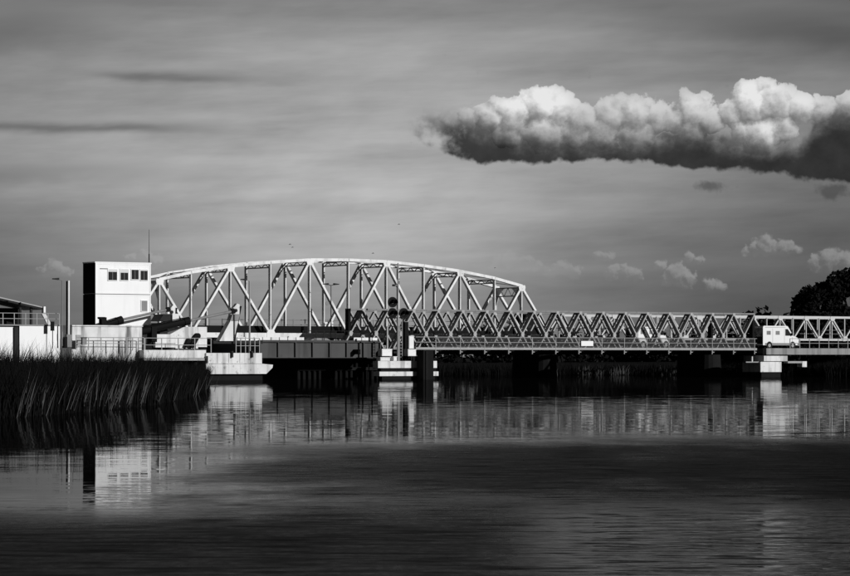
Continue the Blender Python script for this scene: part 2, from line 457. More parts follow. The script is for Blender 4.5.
# reeds: many thin bent blades as one mass
def blades(name, pts, h, w, lean, m, label, cat, jitter=0.35, mid=0.3):
    n = len(pts)
    hh = h * RNG.uniform(0.65, 1.15, n); ww = w * RNG.uniform(0.6, 1.3, n)
    an = RNG.uniform(0, math.pi, n)
    lx = lean[0] + RNG.normal(0, jitter, n); ly = lean[1] + RNG.normal(0, jitter, n)
    ux, uy = np.cos(an) * ww / 2, np.sin(an) * ww / 2
    V_ = np.zeros((n, 5, 3))
    for k, (q, wf_) in enumerate(((0.0, 1.0), (0.55, 0.8))):
        cx = pts[:, 0] + lx * hh * mid * 0.6 * (k > 0); cy = pts[:, 1] + ly * hh * mid * 0.6 * (k > 0)
        V_[:, 2 * k, 0] = cx - ux * wf_; V_[:, 2 * k, 1] = cy - uy * wf_
        V_[:, 2 * k + 1, 0] = cx + ux * wf_; V_[:, 2 * k + 1, 1] = cy + uy * wf_
        V_[:, 2 * k, 2] = V_[:, 2 * k + 1, 2] = pts[:, 2] + hh * q
    V_[:, 4, 0] = pts[:, 0] + lx * hh * 0.6; V_[:, 4, 1] = pts[:, 1] + ly * hh * 0.6; V_[:, 4, 2] = pts[:, 2] + hh
    me = bpy.data.meshes.new(name)
    base = np.arange(n) * 5
    fs = [x for b in base.tolist() for x in ((b, b + 1, b + 3, b + 2), (b + 2, b + 3, b + 4))]
    me.from_pydata(V_.reshape(-1, 3).tolist(), [], fs); me.update(); me.materials.append(MATS[m])
    o = bpy.data.objects.new(name, me); COL.objects.link(o)
    return tag(o, label, cat, None, 'stuff')
sh_ = np.array(shore)
def along(u):
    seg = np.linalg.norm(np.diff(sh_, axis=0), axis=1); c = np.concatenate([[0], np.cumsum(seg)])
    d = u * c[-1]
    return np.stack([np.interp(d, c, sh_[:, 0]), np.interp(d, c, sh_[:, 1])], 1)
def bank_pts(n, d0, d1, pw=1.0):
    q = along(RNG.uniform(0, 1, n)); d = d0 + (d1 - d0) * RNG.uniform(0, 1, n) ** pw
    q[:, 0] -= d * 0.93; q[:, 1] += d * 0.36
    z = np.clip((d - 1.0) / 8.0, -0.02, 1) * 0.8
    return np.stack([q[:, 0], q[:, 1], z], 1)
p1 = np.concatenate([bank_pts(42000, -0.3, 4.0), bank_pts(30000, 3.0, 26.0)])
rough_h = 0.80 + 0.16 * np.sin(p1[:, 0] * 1.3 + 0.4 * p1[:, 1]) * np.sin(p1[:, 1] * 0.35) + 0.14 * np.sin(p1[:, 0] * 3.1 + 1.0) + RNG.uniform(-.08, .22, len(p1)) ** 3 * 30
fade = rough_h * np.interp(p1[:, 1], [100, 140, 180, 230, 300], [1, .97, .80, .62, .55])
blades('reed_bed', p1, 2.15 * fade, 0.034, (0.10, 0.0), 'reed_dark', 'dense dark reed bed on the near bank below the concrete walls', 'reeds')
# paler dry stalks standing in the water's edge, in loose sheaves
cl = []
for px, yb, n, sp in [(22, 103.2, 14, .3), (40, 106.5, 18, .4), (72, 111, 12, .2), (88, 114, 30, .25), (108, 118, 12, .1), (117, 120.5, 22, .07), (128, 123, 30, .07), (142, 126.5, 22, .05), (156, 131.0, 18, .05), (172, 141, 6, .4), (190, 156, 8, .6)]:
    q = np.stack([X(px, yb) + RNG.normal(0, sp, n), yb + .3 + RNG.normal(0, .35, n), RNG.uniform(-0.05, 0.5, n)], 1); cl.append(q)
q = bank_pts(40, -0.5, 0.2); cl.append(q)
blades('dry_reeds', np.concatenate(cl), 1.25, 0.022, (0.50, 0.0), 'reed_pale', 'pale dry reed stalks leaning right along the near water edge', 'reeds', 0.22, 0.5)

# far bank: wood that reads as one mass, and reeds coloured paler as if lit at its foot
def leaves(name, pts, size, m, label=None, cat=None, kind=None, parent=None):
    n = len(pts)
    a = RNG.normal(0, 1, (n, 3)); a /= np.linalg.norm(a, axis=1)[:, None]
    b = np.cross(a, RNG.normal(0, 1, (n, 3))); b /= np.linalg.norm(b, axis=1)[:, None]
    sz = size * RNG.uniform(0.5, 1.3, n)[:, None]
    V_ = np.stack([pts - a * sz, pts - b * sz * 0.6, pts + a * sz, pts + b * sz * 0.6], 1).reshape(-1, 3)
    me = bpy.data.meshes.new(name)
    me.from_pydata(V_.tolist(), [], [(i, i + 1, i + 2, i + 3) for i in range(0, 4 * n, 4)]); me.update(); me.materials.append(MATS[m])
    o = bpy.data.objects.new(name, me); COL.objects.link(o)
    if parent: o.parent = parent
    return tag(o, label, cat, None, kind)
blob = []
for i in range(230):
    x = RNG.uniform(-95, 95); y = RNG.uniform(362, 392); hgt_ = RNG.uniform(4.6, 6.6) * (0.85 + 0.15 * math.sin(x * 0.21) + 0.1 * math.sin(x * 0.07 + 1))
    rx, rz = RNG.uniform(1.8, 3.6), hgt_ / 2
    n = 230
    d = RNG.normal(0, 1, (n, 3)); d /= np.linalg.norm(d, axis=1)[:, None]; d *= RNG.uniform(0.45, 1.0, (n, 1))
    blob.append(d * np.array([rx, rx, rz]) + np.array([x, y, 0.4 + rz]))
for i in range(70):
    x = RNG.uniform(42, 78); y = RNG.uniform(358, 385); rz = RNG.uniform(2.6, 4.4)
    d = RNG.normal(0, 1, (230, 3)); d /= np.linalg.norm(d, axis=1)[:, None]; d *= RNG.uniform(0.45, 1.0, (230, 1))
    blob.append(d * np.array([3.0, 3.0, rz]) + np.array([x, y, 0.4 + rz]))
for i in range(46):
    x = RNG.uniform(46, 66); y = RNG.uniform(350, 358); rz = RNG.uniform(2.8, 4.2)
    d = RNG.normal(0, 1, (260, 3)); d /= np.linalg.norm(d, axis=1)[:, None]; d *= RNG.uniform(0.45, 1.0, (260, 1))
    blob.append(d * np.array([2.4, 2.0, rz]) + np.array([x, y, 0.2 + rz]))
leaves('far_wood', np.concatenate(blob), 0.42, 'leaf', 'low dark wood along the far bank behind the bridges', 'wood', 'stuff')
q = np.stack([RNG.uniform(-90, 90, 15000), RNG.uniform(346.5, 352, 15000), np.zeros(15000)], 1)
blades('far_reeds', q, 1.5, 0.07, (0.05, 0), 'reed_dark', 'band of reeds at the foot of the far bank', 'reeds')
q = []
for i in range(16):
    n = int(RNG.uniform(6, 26)); c = X(RNG.normal(585, 26), 346.5); q.append(np.stack([c + RNG.normal(0, .4, n), 346.2 + RNG.normal(0, .4, n), RNG.uniform(-.5, .1, n)], 1))
blades('far_lit_reeds', np.concatenate(q), 1.3, 0.05, (0.15, 0), 'reed_pale', 'paler reeds at the far water edge under the lattice bridge', 'reeds')  # sunlight on the fringe put into a paler reed colour
#@@OBJECTS
# ------------------------------------------------------------------ arched truss railway bridge
T1, TW = 15.0, 4.8
T2 = T1 + TW
Q = [-27.0, -23.0, -19.3, -14.6, -9.75, -4.88, 0.0, 4.88, 9.75, 14.6, 19.3, 23.0, 27.0]
ZB = 4.50
ZT = {0: 12.55, 1: 12.47, 2: 12.12, 3: 11.62, 4: 10.92, 5: 10.12}
SC0 = 0.5
th = Thing('arched_truss_bridge', 'long white steel truss bridge with a shallow arched top, left of centre', 'bridge', (SC0, (T1 + T2) / 2, 0))
def qs(i): return SC0 + Q[i]
def zt(i): return ZT[abs(i - 6)]
for T in (T1, T2):
    for i in range(1, 11):
        p = th.part('top_chord', MB().beam((qs(i) - .05, T, zt(i)), (qs(i + 1) + .05, T, zt(i + 1)), 0.31, 0.46), 'white_steel')
    th.part('bottom_chord', MB().ibeam((qs(0), T, ZB), (qs(12), T, ZB), 0.5, 0.44), 'white_steel')
    for i in range(1, 12):
        up = abs(i - 6) % 2 == 1                       # apex nodes at odd steps from the middle
        th.part('vertical_post', MB().ibeam((qs(i), T, ZB + .26), (qs(i), T, zt(i) - .22), 0.11, 0.40, 0.10), 'white_steel')
        if up:
            for j in (i - 1, i + 1):
                th.part('end_post' if j in (0, 12) else 'diagonal', MB().ibeam((qs(j), T, ZB + .1), (qs(i), T, zt(i) - .1), 0.235, 0.42, 0.12), 'white_steel')
            th.part('gusset_plate', MB().prism([(qs(i) - .46, zt(i) - .16), (qs(i) - .36, zt(i) - .56), (qs(i) + .36, zt(i) - .56), (qs(i) + .46, zt(i) - .16), (qs(i) + .4, zt(i) + .08), (qs(i) - .4, zt(i) + .08)], T - .24, T - .2), 'white_steel')
        else:
            th.part('gusset_plate', MB().prism([(qs(i) - .5, ZB - .2), (qs(i) + .5, ZB - .2), (qs(i) + .5, ZB + .28), (qs(i) + .32, ZB + .6), (qs(i) - .32, ZB + .6), (qs(i) - .5, ZB + .28)], T - .25, T - .225), 'white_steel')
for i in range(1, 12):
    z = zt(i)
    dpt = 0.55 if i not in (1, 11) else 1.1
    st = th.part('cross_strut', MB().beam((qs(i), T1 + .23, z - .18), (qs(i), T2 - .23, z - .18), 0.12, 0.12, (0, 0, 1))
                 .beam((qs(i), T1 + .15, z - dpt), (qs(i), T2 - .15, z - dpt), 0.12, 0.12, (0, 0, 1)), 'dull_steel')
    lac = MB(); n = 6
    for k in range(n):
        a = T1 + .2 + (TW - .4) * k / n; b = T1 + .2 + (TW - .4) * (k + 1) / n
        za, zb_ = (z - .2, z - dpt) if k % 2 else (z - dpt, z - .2)
        lac.beam((qs(i), a, za), (qs(i), b, zb_), 0.07, 0.07, (1, 0, 0))
    th.part('lacing', lac, 'dull_steel', st)
    if i < 11:
        for a, b in ((T1, T2), (T2, T1)):
            th.part('wind_brace', MB().beam((qs(i), a, zt(i) - .05), (qs(i + 1), b, zt(i + 1) - .05), 0.10, 0.10, (0, 0, 1)), 'dull_steel')
for i in (1, 11):                                      # curved portal plates at both ends
    z = zt(i); d = -1 if i == 1 else 1
    for sg, T in ((1, T1 + .2), (-1, T2 - .2)):
        pm = MB(); poly = [(0, 0), (1.7, 0), (1.1, -.35), (.65, -.75), (.35, -1.3), (0, -2.0)]
        vs = [(qs(i) + d * (-y_ * 0.0) + dd, T + sg * x_, z + y_ - .15) for dd in (-.04, .04) for x_, y_ in poly]
        n = len(poly)
        pm.add(vs, [tuple(range(n)), tuple(range(2 * n - 1, n - 1, -1))] + [((k + 1) % n, k, n + k, n + (k + 1) % n) for k in range(n)])
        th.part('portal_knee', pm, 'white_steel')
for i in range(13):
    th.part('floor_beam', MB().ibeam((qs(i), T1 + .25, ZB - .12), (qs(i), T2 - .25, ZB - .12), 0.5, 0.22, 0.04, (1, 0, 0)), 'dull_steel')
th.part('plate_stringer', MB().box((qs(0), T1 + .9, ZB + .2), (qs(12), T1 + .96, ZB + 1.0)), 'black_paint')
th.part('deck_plate', MB().box((qs(0), T1 + .4, ZB + .12), (qs(12), T2 - .4, ZB + .2)), 'dark_steel')
for T in (T1 + 1.7, T1 + 3.1):
    th.part('rail', MB().ibeam((qs(0), T, ZB + .28), (qs(12), T, ZB + .28), .07, .15, .03, (0, 0, 1)), 'dark_steel')
hr = MB()
for k in range(3): hr.cyl((qs(0), T2 + 1.1, ZB + .7 + .5 * k), (qs(12), T2 + 1.1, ZB + .7 + .5 * k), .03, 6)
hr = th.part('handrail', hr, 'dull_steel')
me = mesh_of('handrail_post', MB().box((-.035, -.035, 0), (.035, .035, 1.75)), 'dull_steel')
for k in range(37): th.share('handrail_post', me, (qs(0) + .2 + 1.48 * k, T2 + 1.1, ZB + .05))
th.part('footway', MB().box((qs(0), T2 + .3, ZB - .12), (qs(12), T2 + 1.3, ZB + .05)), 'dark_timber')
# piers of the truss bridge
def pier(s, t0, t1, ztop, lab, w=2.4, m='wet_shaded_concrete'):
    p = Thing('bridge_pier', lab, 'pier', (s, (t0 + t1) / 2, -.5), 'piers of the old bridge')
    n = 16; prof = []
    def ring(z, g):
        o = []
        for k in range(n):
            an = 2 * math.pi * k / n; cy = (t1 - t0) / 2
            x = math.cos(an) * (w / 2 + g); y = math.sin(an) * (w / 2 + g)
            o.append((s + x, (t0 + t1) / 2 + y + (cy if y > 0 else -cy), z))
        return o
    def stack(zs):
        mb = MB(); vs = []
        for z, g in zs: vs += ring(z, g)
        k = len(zs)
        fs = [(r_ * n + i, r_ * n + (i + 1) % n, (r_ + 1) * n + (i + 1) % n, (r_ + 1) * n + i) for r_ in range(k - 1) for i in range(n)]
        return mb.add(vs, fs + [tuple(range((k - 1) * n, k * n)), tuple(range(n - 1, -1, -1))])
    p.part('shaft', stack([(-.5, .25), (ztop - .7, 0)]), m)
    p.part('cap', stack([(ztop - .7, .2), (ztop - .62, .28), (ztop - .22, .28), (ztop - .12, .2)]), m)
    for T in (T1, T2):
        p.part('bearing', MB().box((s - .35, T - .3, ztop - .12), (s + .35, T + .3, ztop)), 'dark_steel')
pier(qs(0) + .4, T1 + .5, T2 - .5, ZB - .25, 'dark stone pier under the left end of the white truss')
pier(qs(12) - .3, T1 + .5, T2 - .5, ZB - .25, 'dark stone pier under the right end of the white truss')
# massive turning pier under the middle, below the plate girder, its shade put into near-black colour
p = Thing('turning_pier', 'broad fender pier in the water, coloured black for its shade under the plate girder', 'pier', (S(337, 4), 4, -.5))
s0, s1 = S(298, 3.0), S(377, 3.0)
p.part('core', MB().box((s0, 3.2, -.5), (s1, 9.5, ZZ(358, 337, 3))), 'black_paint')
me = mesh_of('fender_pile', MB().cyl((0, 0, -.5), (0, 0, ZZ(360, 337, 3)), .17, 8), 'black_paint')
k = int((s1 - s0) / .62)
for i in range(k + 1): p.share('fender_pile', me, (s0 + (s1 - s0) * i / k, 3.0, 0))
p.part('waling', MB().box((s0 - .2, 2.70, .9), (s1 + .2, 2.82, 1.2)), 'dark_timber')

# ------------------------------------------------------------------ low truss spans behind, to the right
def pony(s0, n, lab, first):
    zt_, zb_ = 7.0, 4.32
    p = Thing('low_truss_bridge', lab, 'bridge', (s0, (T1 + T2) / 2, 0), 'low truss spans of the old bridge')
    PL = 4.19
    L = n * PL
    for T in (T1, T2):
        p.part('top_chord', MB().beam((s0 + PL / 2, T, zt_), (s0 + L - PL / 2, T, zt_), .26, .30), 'light_steel')
        p.part('bottom_chord', MB().beam((s0, T, zb_), (s0 + L, T, zb_), .26, .30), 'light_steel')
    dr = mesh_of('diagonal', MB().ibeam((-PL / 2, 0, zb_ + .05), (0, 0, zt_ - .05), .17, .22, .05), 'light_steel')
    dl = mesh_of('diagonal', MB().ibeam((PL / 2, 0, zb_ + .05), (0, 0, zt_ - .05), .17, .22, .05), 'light_steel')
    vm = mesh_of('vertical_post', MB().beam((0, 0, zb_ + .13), (0, 0, zt_ - .13), .10, .16), 'light_steel')
    gm = mesh_of('gusset_plate', MB().prism([(-.4, -.16), (-.22, -.42), (.22, -.42), (.4, -.16), (.36, .13), (-.36, .13)], -.2, -.16), 'light_steel')
    gb = mesh_of('gusset_plate', MB().prism([(-.4, -.13), (.4, -.13), (.4, .16), (.22, .42), (-.22, .42), (-.4, .16)], -.2, -.16), 'light_steel')
    for T in (T1, T2):
        for k in range(n):
            a = s0 + PL * (k + .5)
            p.share('diagonal', dr, (a, T, 0)); p.share('diagonal', dl, (a, T, 0)); p.share('vertical_post', vm, (a, T, 0))
            p.share('gusset_plate', gm, (a, T, zt_)); p.share('gusset_plate', gb, (a + PL / 2, T, zb_))
            if k < n - 1: p.share('vertical_post', vm, (a + PL / 2, T, 0))
    p.part('deck_plate', MB().box((s0, T1 + .3, zb_ - .1), (s0 + L, T2 - .3, zb_ + .12)), 'dark_steel')
    hb = MB()
    for T in (T2 - .4,):
        for z in (zb_ + .75, zb_ + 1.2): hb.cyl((s0, T, z), (s0 + L, T, z), .03, 6)
    p.part('handrail', hb, 'dull_steel')
PS = 61.86 - 4.19 * 7.5
pony(PS, 5, 'low pale truss span seen through the lattice bridge, right of the arched truss', True)
pony(PS + 5 * 4.19 + .12, 6, 'low pale truss span rising behind the van, before the dark tree', False)
pier(PS + 5 * 4.19 + .06, T1 + .5, T2 - .5, 4.17, 'dark stone pier between the two low truss spans')

# ------------------------------------------------------------------ lattice road bridge in front
PN = 3.07; NX0 = 6.29
lb = Thing('lattice_road_bridge', 'grey low lattice bridge with crossed bars and a walkway in front', 'bridge', (17.5, 3.5, 0))
LZT, LZC, LZB = 6.98, 4.60, 2.75
def xmember(sign, double=True):
    m = MB()
    for t0, t1 in (((0.0, .52), (.80, 1.02)) if double else ((0.0, .32),)):
        for za, zb_ in ((LZB, LZC), (LZC, LZT)):
            pass
        dx = PN / 2
        lo = (-sign * dx * (LZC - LZB) / (LZT - LZC), (t0 + t1) / 2, LZB); hi = (sign * dx, (t0 + t1) / 2, LZT)
        # channel: front flange, back flange, web
        for tc_, d in ((t0 + .02, .04), (t1 - .02, .04)):
            m.beam((lo[0], tc_, lo[2]), (hi[0], tc_, hi[2]), .135 if t0 < .1 else .11, d)
        m.beam(lo, hi, .05, t1 - t0 - .08)
    for z in () if not double else (LZB + .9, LZC - .75, LZC + .75, LZT - .8):
        u = sign * PN / 2 * (z - LZC) / (LZT - LZC)
        m.box((u - .05, .52, z - .05), (u + .05, .80, z + .05))
    return m
xm = {1: mesh_of('diagonal', xmember(1), 'lattice_steel'), -1: mesh_of('diagonal', xmember(-1), 'lattice_steel')}
xf = {1: mesh_of('diagonal', xmember(1, False), 'lattice_steel'), -1: mesh_of('diagonal', xmember(-1, False), 'lattice_steel')}
gx = mesh_of('gusset_plate', MB().prism([(-.20, -.10), (-.10, -.26), (.10, -.26), (.20, -.10), (.20, .10), (.10, .26), (-.10, .26), (-.20, .10)], -.05, -.012), 'lattice_steel')
gt = mesh_of('gusset_plate', MB().prism([(-.18, -.06), (-.10, -.22), (.10, -.22), (.18, -.06), (.18, .10), (-.18, .10)], -.05, -.012), 'lattice_steel')
LS0, LS1 = NX0 - 5 * PN, NX0 + 12.5 * PN
for T in (0.0, 7.0):
    j = -5
    for j in range(-5 if T < 1 else -3, 13):
        s = NX0 + j * PN
        for sg in (1, -1):
            if s + sg * PN / 2 > LS1 + .1 or s - PN / 2 < LS0 - PN: continue
            if j == -5 and sg == -1: continue
            lb.share('diagonal', (xm if T < 1 else xf)[sg], (s, T, 0))
        lb.share('gusset_plate', gx, (s, T, LZC))
        if j < 12: lb.share('gusset_plate', gt, (s + PN / 2, T, LZT - .02))
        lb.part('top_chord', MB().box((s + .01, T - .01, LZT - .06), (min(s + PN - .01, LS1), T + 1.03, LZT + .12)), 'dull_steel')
        lb.part('bottom_chord', MB().box((s + .01, T - .01, LZB - .14), (min(s + PN - .01, LS1), T + 1.03, LZB + .06)), 'dark_steel')  # dark material paints in the shade below the walkway
    for s in ((LS0, LS1) if T < 1 else (LS1,)):
        lb.part('end_post', MB().beam((s, T + .5, LZB), (s, T + .5, LZT + .05), .28, .6), 'black_paint')
me = mesh_of('cross_beam', MB().ibeam((0, -1.6, 2.75), (0, 8.1, 2.75), .5, .2, .03, (1, 0, 0)), 'dark_steel')
for j in range(-5, 13): lb.share('cross_beam', me, (NX0 + j * PN, 0, 0))
lb.part('roadway', MB().box((LS0, 1.15, 3.02), (LS1, 6.85, 3.2)), 'road')
for t0, t1 in ((1.08, 1.14), (6.86, 6.92)):
    lb.part('kerb', MB().box((LS0, t0, 3.0), (LS1, t1, 3.42)), 'dull_steel')
WT = -1.7
wk0, wk1 = S(416, WT), S(757, WT)
lb.part('walkway', MB().box((wk0, WT + .09, 3.02), (wk1, -.08, 3.14)), 'dull_steel')
fm = 'galvanised'
lb.part('walkway_edge', MB().box((wk0, WT, 2.98), (wk1, WT + .08, 3.22)), fm)
tr = MB()
for z in (4.26, 3.74): tr.cyl((wk0, WT + .04, z), (wk1, WT + .04, z), .032, 8)
lb.part('walkway_rail', tr, fm)
pm = mesh_of('railing_post', MB().box((-.035, -.02, 2.62), (.035, .0, 4.26)), fm)
bars = MB()
nb = 30
for k in range(nb):
    u = .06 + (PN - .12) * k / (nb - 1)
    bars.box((u - .013, 0, 3.26), (u + .013, .02, 4.22))
for z in (3.3, 4.18): bars.box((.05, -.006, z - .018), (PN - .05, .026, z + .018))
bm_ = mesh_of('mesh_panel', bars, 'mesh_steel')
br = mesh_of('walkway_bracket', MB().prism([(-.05, 2.60), (.05, 2.60), (.05, 2.98), (-.05, 2.98)], WT + .02, -.1), fm)
stub = mesh_of('hanger', MB().box((-.06, 0, 2.55), (.06, .06, 2.975)).box((.06, 0, 2.72), (.30, .05, 2.80)), fm)
for j in range(-2, 13):
    s = NX0 + j * PN
    lb.share('railing_post', pm, (s, WT, 0)); lb.share('hanger', stub, (s, WT + .01, 0))
    if s + PN < wk1: lb.share('mesh_panel', bm_, (s, WT + .03, 0))
pl0 = P(581, 341, WT - .04); pl1 = P(593, 346, WT - .04)
solo('notice_board', MB().box((pl0[0], WT - .09, pl1[2]), (pl1[0], WT - .04, pl0[2])), 'sign_white', 'small blank white board on the walkway railing of the lattice bridge', 'board')

# ------------------------------------------------------------------ opening span: dark plate girders, levers
bs = Thing('bascule_span', 'dark plate girder opening span with tall slanted levers, left of the signal', 'bridge', (S(320, 4), 4, 0))
g0, g1 = S(259.5, -.6), S(380, -.6)
gz0, gz1 = ZZ(358, 320, -.6), ZZ(341.6, 320, -.6)
for T, a, b in ((-.6, g0, g1), (10.0, g0, g1)):
    bs.part('girder_web', MB().box((a, T, gz0 + .06), (b, T + .06, gz1 - .08)), 'girder_paint')
    bs.part('top_flange', MB().box((a, T - .22, gz1 - .08), (b, T + .26, gz1)), 'girder_paint')
    bs.part('bottom_flange', MB().box((a, T - .22, gz0), (b, T + .26, gz0 + .06)), 'girder_paint')
    sm = mesh_of('stiffener', MB().box((-.05, -.20, gz0 + .06), (.05, 0, gz1 - .08)), 'girder_paint')
    n = 7
    for k in range(n + 1): bs.share('stiffener', sm, (a + .06 + (b - a - .12) * k / n, T, 0))
bs.part('deck', MB().box((g0, -.3, gz1 + .01), (g1, 9.95, gz1 + .14)), 'road')
cm = mesh_of('cross_girder', MB().box((-.1, -.5, gz0 + .5), (.1, 9.95, gz1 - .1)), 'dark_steel')
for k in range(8): bs.share('cross_girder', cm, (g0 + .3 + (g1 - g0 - .6) * k / 7, 0, 0))
kz0, kz1 = ZZ(340.8, 270, -.2), ZZ(337.2, 270, -.2)
ks = S(228, -.2)
k = 0
while ks < g1 - 1.0:
    if not (S(303, -.2) < ks < S(346, -.2)):
        bs.part('kerb_plate', MB().box((ks + .04, -.28, kz0 + .02), (ks + .92, -.12, kz1)), 'white_steel')
    ks += .97
hr = MB()
for z in (kz1 + .15, kz1 + .65): hr.cyl((S(303, 0), .1, z), (S(348, 0), .1, z), .03, 6)
bs.part('handrail', hr, 'dark_steel')
for px in (303, 316, 324, 336, 348): bs.part('handrail_post', MB().box((S(px, .1) - .035, .07, gz1 + .14), (S(px, .1) + .035, .13, kz1 + .68)), 'dark_steel')
# slanting ramp plate lying on the deck edge
bs.part('ramp_plate', MB().prism([(S(309, .3), kz0), (S(332, .3), kz0), (S(327, .3), kz0 + .28), (S(315, .3), kz0 + .30)], .3, 1.6), 'dull_steel')
def lever(t0, dep, ds):
    def q(px, py): 
        a = P(px, py, -1.4); return (a[0] + ds, a[2])
    o = bs.part('lever', MB().prism([q(219.5, 341), q(233.5, 341), q(238.3, 321), q(230.5, 321)], t0, t0 + dep), 'pale_concrete')
    bs.part('lever_collar', MB().prism([q(230.4, 320.7), q(238.5, 320.7), q(240.2, 314.5), q(232.5, 314.5)], t0 + .02, t0 + dep - .02), 'dull_steel', o)
    bs.part('lever_head', MB().prism([q(232.3, 314.2), q(240.2, 314.2), q(240.5, 304.5), q(238.0, 303.5), q(235, 307), q(232.6, 308)], t0 + .15, t0 + dep - .15), 'pale_concrete', o)
    a = q(236.3, 310.5)
    bs.part('pivot_pin', MB().cyl((a[0], t0 + .02, a[1]), (a[0], t0 + dep - .02, a[1]), .17, 10), 'dark_steel', o)
    bs.part('back_plate', MB().prism([q(235, 341), q(236.5, 341), q(243, 306), q(240.8, 306)], t0 + dep * .3, t0 + dep + .5), 'black_paint', o)
    f0 = q(228, 341); f1 = q(236, 341)
    bs.part('tail_girder', MB().prism([(f0[0] - 1.5, kz0 - .3), (g0 + .02, kz0 - .3), (g0 + .02, kz0), (f0[0] - 1.5, kz0)], t0 + .2, t0 + dep - .2), 'dark_steel')
lever(-1.4, .75, 0.0)
lever(10.4, .75, -.35)
# hydraulic cylinders
def cylinder(a, b, c, lab, stand=None):
    h = Thing('hydraulic_cylinder', lab, 'cylinder', a, 'hydraulic cylinders of the opening span')
    a, b, c = Vector(a), Vector(b), Vector(c); d = (b - a).normalized()
    body = h.part('barrel', MB().cyl(a, b, .34, 14), 'black_paint')
    h.part('end_cap', MB().cyl(a - d * .25, a + d * .35, .42, 14), 'black_paint', body)
    h.part('gland', MB().cyl(b - d * .5, b + d * .1, .40, 14), 'black_paint', body)
    h.part('piston_rod', MB().cyl(b, c, .13, 12), 'dull_steel')
    h.part('rod_eye', MB().cyl(c + Vector((0, -.14, 0)), c + Vector((0, .14, 0)), .26, 12), 'black_paint')
    m = a.lerp(b, .42)
    h.part('trunnion_bracket', MB().box((m.x - .28, m.y - .42, m.z - 1.25), (m.x + .28, m.y - .3, m.z + .2)).box((m.x - .28, m.y + .3, m.z - 1.25), (m.x + .28, m.y + .42, m.z + .2)), 'black_paint')
    up = Vector((0, 0, 1))
    h.part('oil_pipe', MB().cyl(a + d * .5 + up * .40, b - d * .6 + up * .40, .045, 6).cyl(a + d * .5 + up * .25, a + d * .5 + up * .42, .05, 6).cyl(b - d * .6 + up * .25, b - d * .6 + up * .42, .05, 6), 'black_paint', body)
    return h
near_t = -2.0
cylinder(P(126, 334.5, near_t), P(188, 321.0, near_t), P(233, 311.2, near_t), 'long dark hydraulic cylinder reaching to the nearer slanted lever')
far_t = 9.7
hc = cylinder(P(86, 331.5, far_t), P(121, 320.0, far_t), P(168, 309.5, far_t), 'dark hydraulic cylinder lying across the front of the white cabin')
vb = P(103, 325, far_t)
hc.part('valve_block', MB().box((vb[0] - .3, vb[1] - .3, vb[2] - .1), (vb[0] + .25, vb[1] + .3, ZZ(317.3, 103, far_t))).box((vb[0] - .45, vb[1] - .3, ZZ(319, 103, far_t)), (vb[0] + .1, vb[1] + .3, ZZ(317, 103, far_t))), 'black_paint')

# ------------------------------------------------------------------ concrete works on the left
def block(name, px0, px1, py0, py1, t0, t1, m, label, cat, zb=None):
    a = S(px0, t0); b = S(px1, t0); pm_ = (px0 + px1) / 2
    z1 = ZZ(py0, pm_, t0); z0 = ZZ(py1, pm_, t0) if zb is None else zb
    return solo(name, MB().box((a, t0, z0), (b, t1, z1)), m, label, cat)
ab = Thing('abutment', 'stained grey concrete abutment wall below the white cabin', 'abutment', (S(108, -2.5), 5, 0))
az1 = ZZ(325.3, 108, -2.5)
ab.part('wall', MB().box((S(72, -2.5), -2.5, 0.3), (S(142, -2.5), 15.5, az1 - .12)), 'concrete')
ab.part('coping', MB().box((S(71.6, -2.5), -2.62, az1 - .118), (S(142.4, -2.5), 15.5, az1)), 'pale_concrete')
ab.part('access_hatch', MB().box((S(76, -2.53), -2.56, az1 - 1.9), (S(81, -2.53), -2.502, az1 - .9)), 'galvanised')
wl = Thing('side_wall', 'bright white rendered wall at the far left under a railing', 'wall', (S(39, -2.5), 2, 0))
wl.part('wall', MB().box((S(19.5, -2.5), -2.5, 0.3), (S(60, -2.5), 7, ZZ(326, 39, -2.5))), 'cabin_white')
wl.part('coping', MB().box((S(-8, -2.5), -2.56, ZZ(325.9, 39, -2.5)), (S(60.3, -2.5), 7, ZZ(324.6, 39, -2.5))), 'dull_steel')
wl.part('pilaster', MB().box((S(14.5, -2.6), -2.6, 0.3), (S(18.5, -2.6), 7, ZZ(327, 16, -2.5))), 'dark_steel')
wl.part('return_wall', MB().box((S(-30, -2.4), -2.4, 0.3), (S(14.3, -2.4), 7, ZZ(327, 0, -2.4))), 'cabin_white')

def railing(name_label, px0, px1, t, pyb, pyt, n, m='galvanised', mids=1, ref=None, bottom=None, sloped=0.0):
    pr = (px0 + px1) / 2
    z0 = ZZ(pyb, pr, t); z1 = ZZ(pyt, pr, t)
    a, b = S(px0, t), S(px1, t)
    r = Thing('railing', name_label, 'railing', ((a + b) / 2, t, z0))
    for k in range(mids + 1):
        z = z1 - (z1 - z0) * k * .48 / max(1, mids)
        r.part('top_rail' if k == 0 else 'mid_rail', MB().cyl((a, t, z), (b, t, z), .032, 8), m)
    me = mesh_of('post', MB().box((-.035, -.03, z0), (.035, .03, z1)), m)
    for k in range(n): r.share('post', me, (a + (b - a) * k / (n - 1), t, 0))
    return r
railing('thin steel railing standing on the white wall at the far left', -20, 59, -2.3, 324.5, 313.2, 8, 'galvanised', 1)
railing('steel railing in front of the stained abutment wall', 76, 126, -3.4, 350, 337.5, 5)
railing('steel railing with close posts beside the stained wall, left of the white machine block', 127, 144, -3.4, 350.5, 337.6, 4)
railing('long steel railing along the platform in front of the white machine block', 145, 211, -3.3, 352.5, 338.2, 5)
railing('short steel railing on the white pier before the plate girder', 236, 259.5, -3.3, 354, 338.2, 6)

